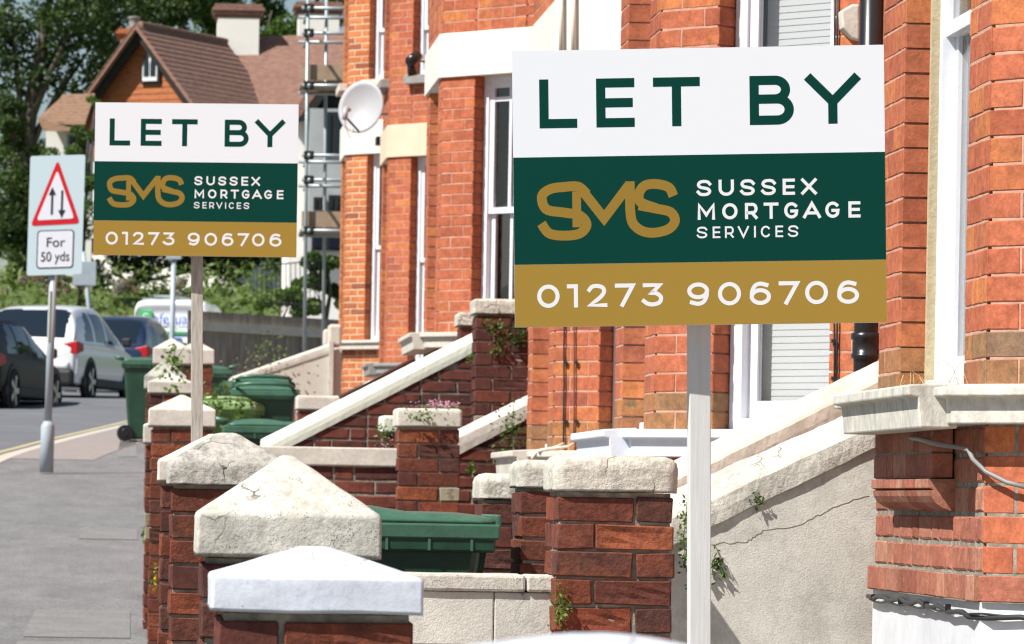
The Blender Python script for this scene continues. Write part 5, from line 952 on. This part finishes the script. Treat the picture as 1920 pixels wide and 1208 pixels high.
def tree(label, px, Y, clumps, n, size, m, trunk=.25, name='tree', cat_='tree', group='trees behind the houses', limbs=True, zg=None):
    zg = ground_h(0, Y) - .1 if zg is None else zg; b = W(px, 500, Y); t = thing(name, label, cat_, (b.x, Y, zg), group); cs = [(W(x, y, Y + dy), r) for x, y, dy, r in clumps]
    top = max(cs, key=lambda c_: c_[0].z)[0]; mb = MB(); mb.tube([(b.x, Y, zg), (b.x + .1, Y, zg + (top.z - zg) * .5), top], trunk, 8, trunk * .25); mb.build('trunk', BARK, t, smooth=True)
    if limbs:
        for c_, r in cs[:9]: s0 = Vector((b.x, Y, zg + (c_.z - zg) * .55)); MB().tube([s0, (s0 + c_) / 2 + Vector((0, 0, .2)), c_], trunk * .35, 6, trunk * .1).build('limb', BARK, t, smooth=True)
    tot = sum(r ** 2 for _, r in cs); P = []
    for c_, r in cs:
        k = int(n * r * r / tot); sub = max(3, int(6 * r)); cc_ = np.array(c_)
        for _ in range(sub):
            d = rng.normal(size=3); d /= np.linalg.norm(d); P.append(leaf_cloud(cc_ + d * r * rng.uniform(.3, .95) * np.array([1, 1, .8]), [r * .42, r * .42, r * .30], max(4, k // sub), size))
    leaf_mesh('crown', np.concatenate(P), size, m, t); return t
tree('big dark tree at the far left with sky showing through', 40, 134, [(20, 30, 0, 1.6), (90, 60, 1, 1.5), (150, 20, -1, 1.6), (60, 140, 0, 1.3), (130, 130, 0, 1.3), (170, 90, 1, 1.2), (100, -40, 0, 1.8), (10, 220, 0, 1.2), (160, 180, 2, 1.1), (-40, 90, 0, 1.6), (200, -20, 0, 1.5)], 10500, .17, LF_D, .35)
tree('dark tree behind the gable of the tiled house', 300, 138, [(250, -10, 0, 1.4), (310, 20, 0, 1.4), (200, 60, 0, 1.1), (350, -20, 0, 1.3), (210, 130, 1, 1.0), (190, 10, 0, 1.2), (290, 60, 1, 1.0)], 7000, .17, LF_D, .3)
tree('sunlit green tree between the white chimneys', 450, 140, [(370, 30, 0, 1.1), (440, 0, 0, 1.3), (510, 20, 0, 1.3), (530, 70, 0, 1.0), (400, 60, 0, .9), (600, -10, 0, 1.3)], 9000, .16, LF_M, .3)
tree('bushy conifer at the left edge behind the warning sign', 25, 124, [(20, 190, 0, .7), (25, 250, 0, .9), (10, 310, 0, 1.1), (45, 330, 0, .9), (20, 390, 0, 1.2), (60, 420, 0, 1.0), (0, 450, 0, 1.1), (75, 300, 0, .7)], 11000, .12, LF_T, .2, name='conifer')
tree('shrub growing over the outhouse by the small board', 150, 114, [(120, 290, 0, .6), (165, 260, 0, .5), (150, 330, 0, .8), (180, 190, 0, .35), (110, 350, 0, .7), (170, 400, 0, .8)], 5000, .10, LF_M, .08, 'shrub', 'shrub', 'shrubs on the bank')
tree('dark shade tree under the small letting board', 250, 119, [(200, 470, 0, .9), (260, 500, 0, .8), (310, 460, 0, .9), (180, 520, 0, .7), (400, 500, 0, 1.0), (450, 520, 0, 1.0), (360, 470, 0, .9), (500, 480, 0, .9), (420, 450, 0, 1), (480, 430, 0, 1), (540, 460, 0, .9)], 12000, .13, LF_D, .15)
tree('dark tree mass at the left above the bank', 60, 121, [(20, 480, 0, .9), (80, 460, 0, 1.0), (110, 500, 0, .8), (130, 440, 0, .9), (40, 520, 0, .7), (0, 420, 0, 1), (100, 400, 0, .9)], 9000, .13, LF_D, .15)
tree('bright green shrub on top of the retaining wall', 530, 76, [(500, 570, 0, .30), (530, 560, 0, .34), (560, 575, 0, .30), (470, 580, 0, .22), (545, 545, 0, .25)], 3000, .06, LF_L, .03, 'shrub', 'shrub', 'shrubs on the bank', zg=5.0)
tree('leafy green shrub behind the scaffold poles', 610, 78, [(590, 520, 0, .42), (620, 500, 0, .42), (600, 560, 0, .42), (635, 560, 0, .4), (570, 550, 0, .3), (610, 480, 0, .3)], 5000, .08, LF_M, .05, 'shrub', 'shrub', 'shrubs on the bank', zg=5.0)
# bank of weeds and grass
P = []; 
for k in range(9000):
    y = 108 + 9 * rng.random(); x = -6 + 14 * rng.random(); P.append((x, y, ground_h(x, y) + rng.random() ** 2 * .75))
gb = leaf_mesh('bank_weeds', np.array(P), .22, LF_B, None, up=-.8, asp=.3); gb['kind'] = 'stuff'; gb['label'] = 'rough green weeds and grass covering the roadside bank'; gb['category'] = 'weeds'
for px, py, r in ((70, 525, .45), (235, 530, .4), (125, 535, .3), (330, 545, .35)):
    tree('greyish seeding bush on the bank, ' + {70: 'left of the warning pole', 235: 'under the small board', 125: 'just right of the warning pole', 330: 'above the white van'}[px], px, 109, [(px, py, 0, r), (px + 18, py + 8, 0, r * .8), (px - 16, py + 10, 0, r * .8)], 700, .09, LF_W, .02, 'bush', 'bush', 'seeding bushes on the bank', limbs=False)
# small plants on walls
def weed(label, c, n, spread, size, m, cat_='weed', extra=None, name='weed', up=-.4, hang=0):
    t = thing(name, label, cat_, c, 'small plants on the walls'); c = Vector(c); P = np.array(c) + rng.normal(size=(n, 3)) * np.array(spread) + np.array([0, 0, hang])
    for k in range(min(5, n)): q = Vector(P[k]); MB().tube([c, (c + q) / 2 + Vector((0, -.01, .01)), q], size * .07, 5).build('stem', LF_M, t)
    leaf_mesh('leaves', P, size, m, t, up=up, asp=.6)
    if extra: leaf_mesh('flowers', np.array(c) + np.array(extra[2]) + rng.normal(size=(extra[1], 3)) * np.array(extra[3]), extra[4], extra[0], t)
    return t
c = W(815, 766, 24.2); weed('pink flowering plant sprawling on a pale pier cap', c, 120, (.07, .06, .012), .016, LF_M, 'plant', (PINKF, 260, (.03, 0, .02), (.055, .06, .014), .013), 'flowering_plant')
weed('green tuft hanging on the front of the flowering pier cap', W(790, 780, 24.05), 90, (.05, .01, .015), .018, LF_L)
weed('weed and pink stems under the small mint cap', W(722, 820, 26.5), 120, (.03, .02, .035), .02, LF_M, extra=(PINKF, 60, (0, 0, -.03), (.03, .02, .03), .012))
weed('green weed at the joint of low wall and broad pier', W(1052, 1140, 12.68), 110, (.014, .012, .028), .014, LF_L)
weed('trailing creeper left of the white post', W(1282, 1010, 14.29), 90, (.010, .01, .07), .016, LF_M); weed('small round leaved creeper right of the white post', W(1345, 1058, 14.305), 34, (.012, .005, .025), .026, LF_M)
weed('tiny weed growing from a crack in the grey stair wall', W(1422, 938, 14.302), 30, (.018, .004, .012), .014, LF_M)
weed('small pale leaved plant high on the tall newel pier', W(927, 612, 27.97), 60, (.04, .012, .03), .025, LF_L); weed('ivy sprig on the tall newel pier below the large board', W(968, 628, 27.97), 110, (.05, .012, .05), .028, LF_M); weed('single pale weed lower on the tall newel pier', W(930, 655, 27.97), 26, (.02, .01, .02), .024, LF_L)
weed('green weed at the head of the mint white coping', W(887, 672, 28.2), 50, (.02, .01, .025), .025, LF_L); weed('straggling weed below the short white coping', W(958, 815, 24.8), 260, (.045, .02, .09), .022, LF_M); weed('pale leaf cluster in the shade right of the flowering pier', W(882, 880, 24.7), 24, (.015, .01, .015), .03, LF_L)
weed('tall green weeds climbing between the pale caps', W(322, 690, 35.6), 90, (.05, .04, .12), .05, LF_L); weed('bright green weeds beside the post and olive bin', W(402, 760, 37.5), 110, (.08, .06, .09), .055, LF_L); weed('upright green weed before the dark green bins', W(448, 772, 38.0), 60, (.03, .03, .06), .045, LF_L)
weed('dry brown weeds at the foot of the beige stair wall', W(500, 700, 50.3), 160, (.22, .05, .12), .04, LF_W); weed('yellowish weed stems in front of the dark concrete wall', W(505, 660, 64), 120, (.16, .05, .22), .05, LF_B)
weed('yellow flowered weed at the foot of the front piers', W(290, 1090, 24.1), 26, (.012, .01, .04), .02, LF_L, extra=(YELF, 16, (0, -.01, .01), (.01, .005, .045), .022)); weed('green weed at the pavement edge under the piers', W(275, 1002, 26.2), 50, (.02, .03, .03), .03, LF_L)
# dry grass on the nearest sill
t = thing('dry_grass', 'wisps of dry grass on the stone sill of the nearest house', 'grass', WX(1745, 725, X1 - .03)); zs1 = W(1755, 722, 12.4).z
for k in range(34):
    y = Y1 + .2 + rng.random() * 1.2; x = X1 - .03 + rng.random() * .1; h = .03 + .07 * rng.random(); dx, dy = rng.normal() * .03, rng.normal() * .08
    MB().tube([(x, y, zs1 + .005), (x + dx * .4, y + dy * .4, zs1 + h * .7), (x + dx, y + dy, zs1 + h)], .0009, 3).build('blade', DRYG, t)
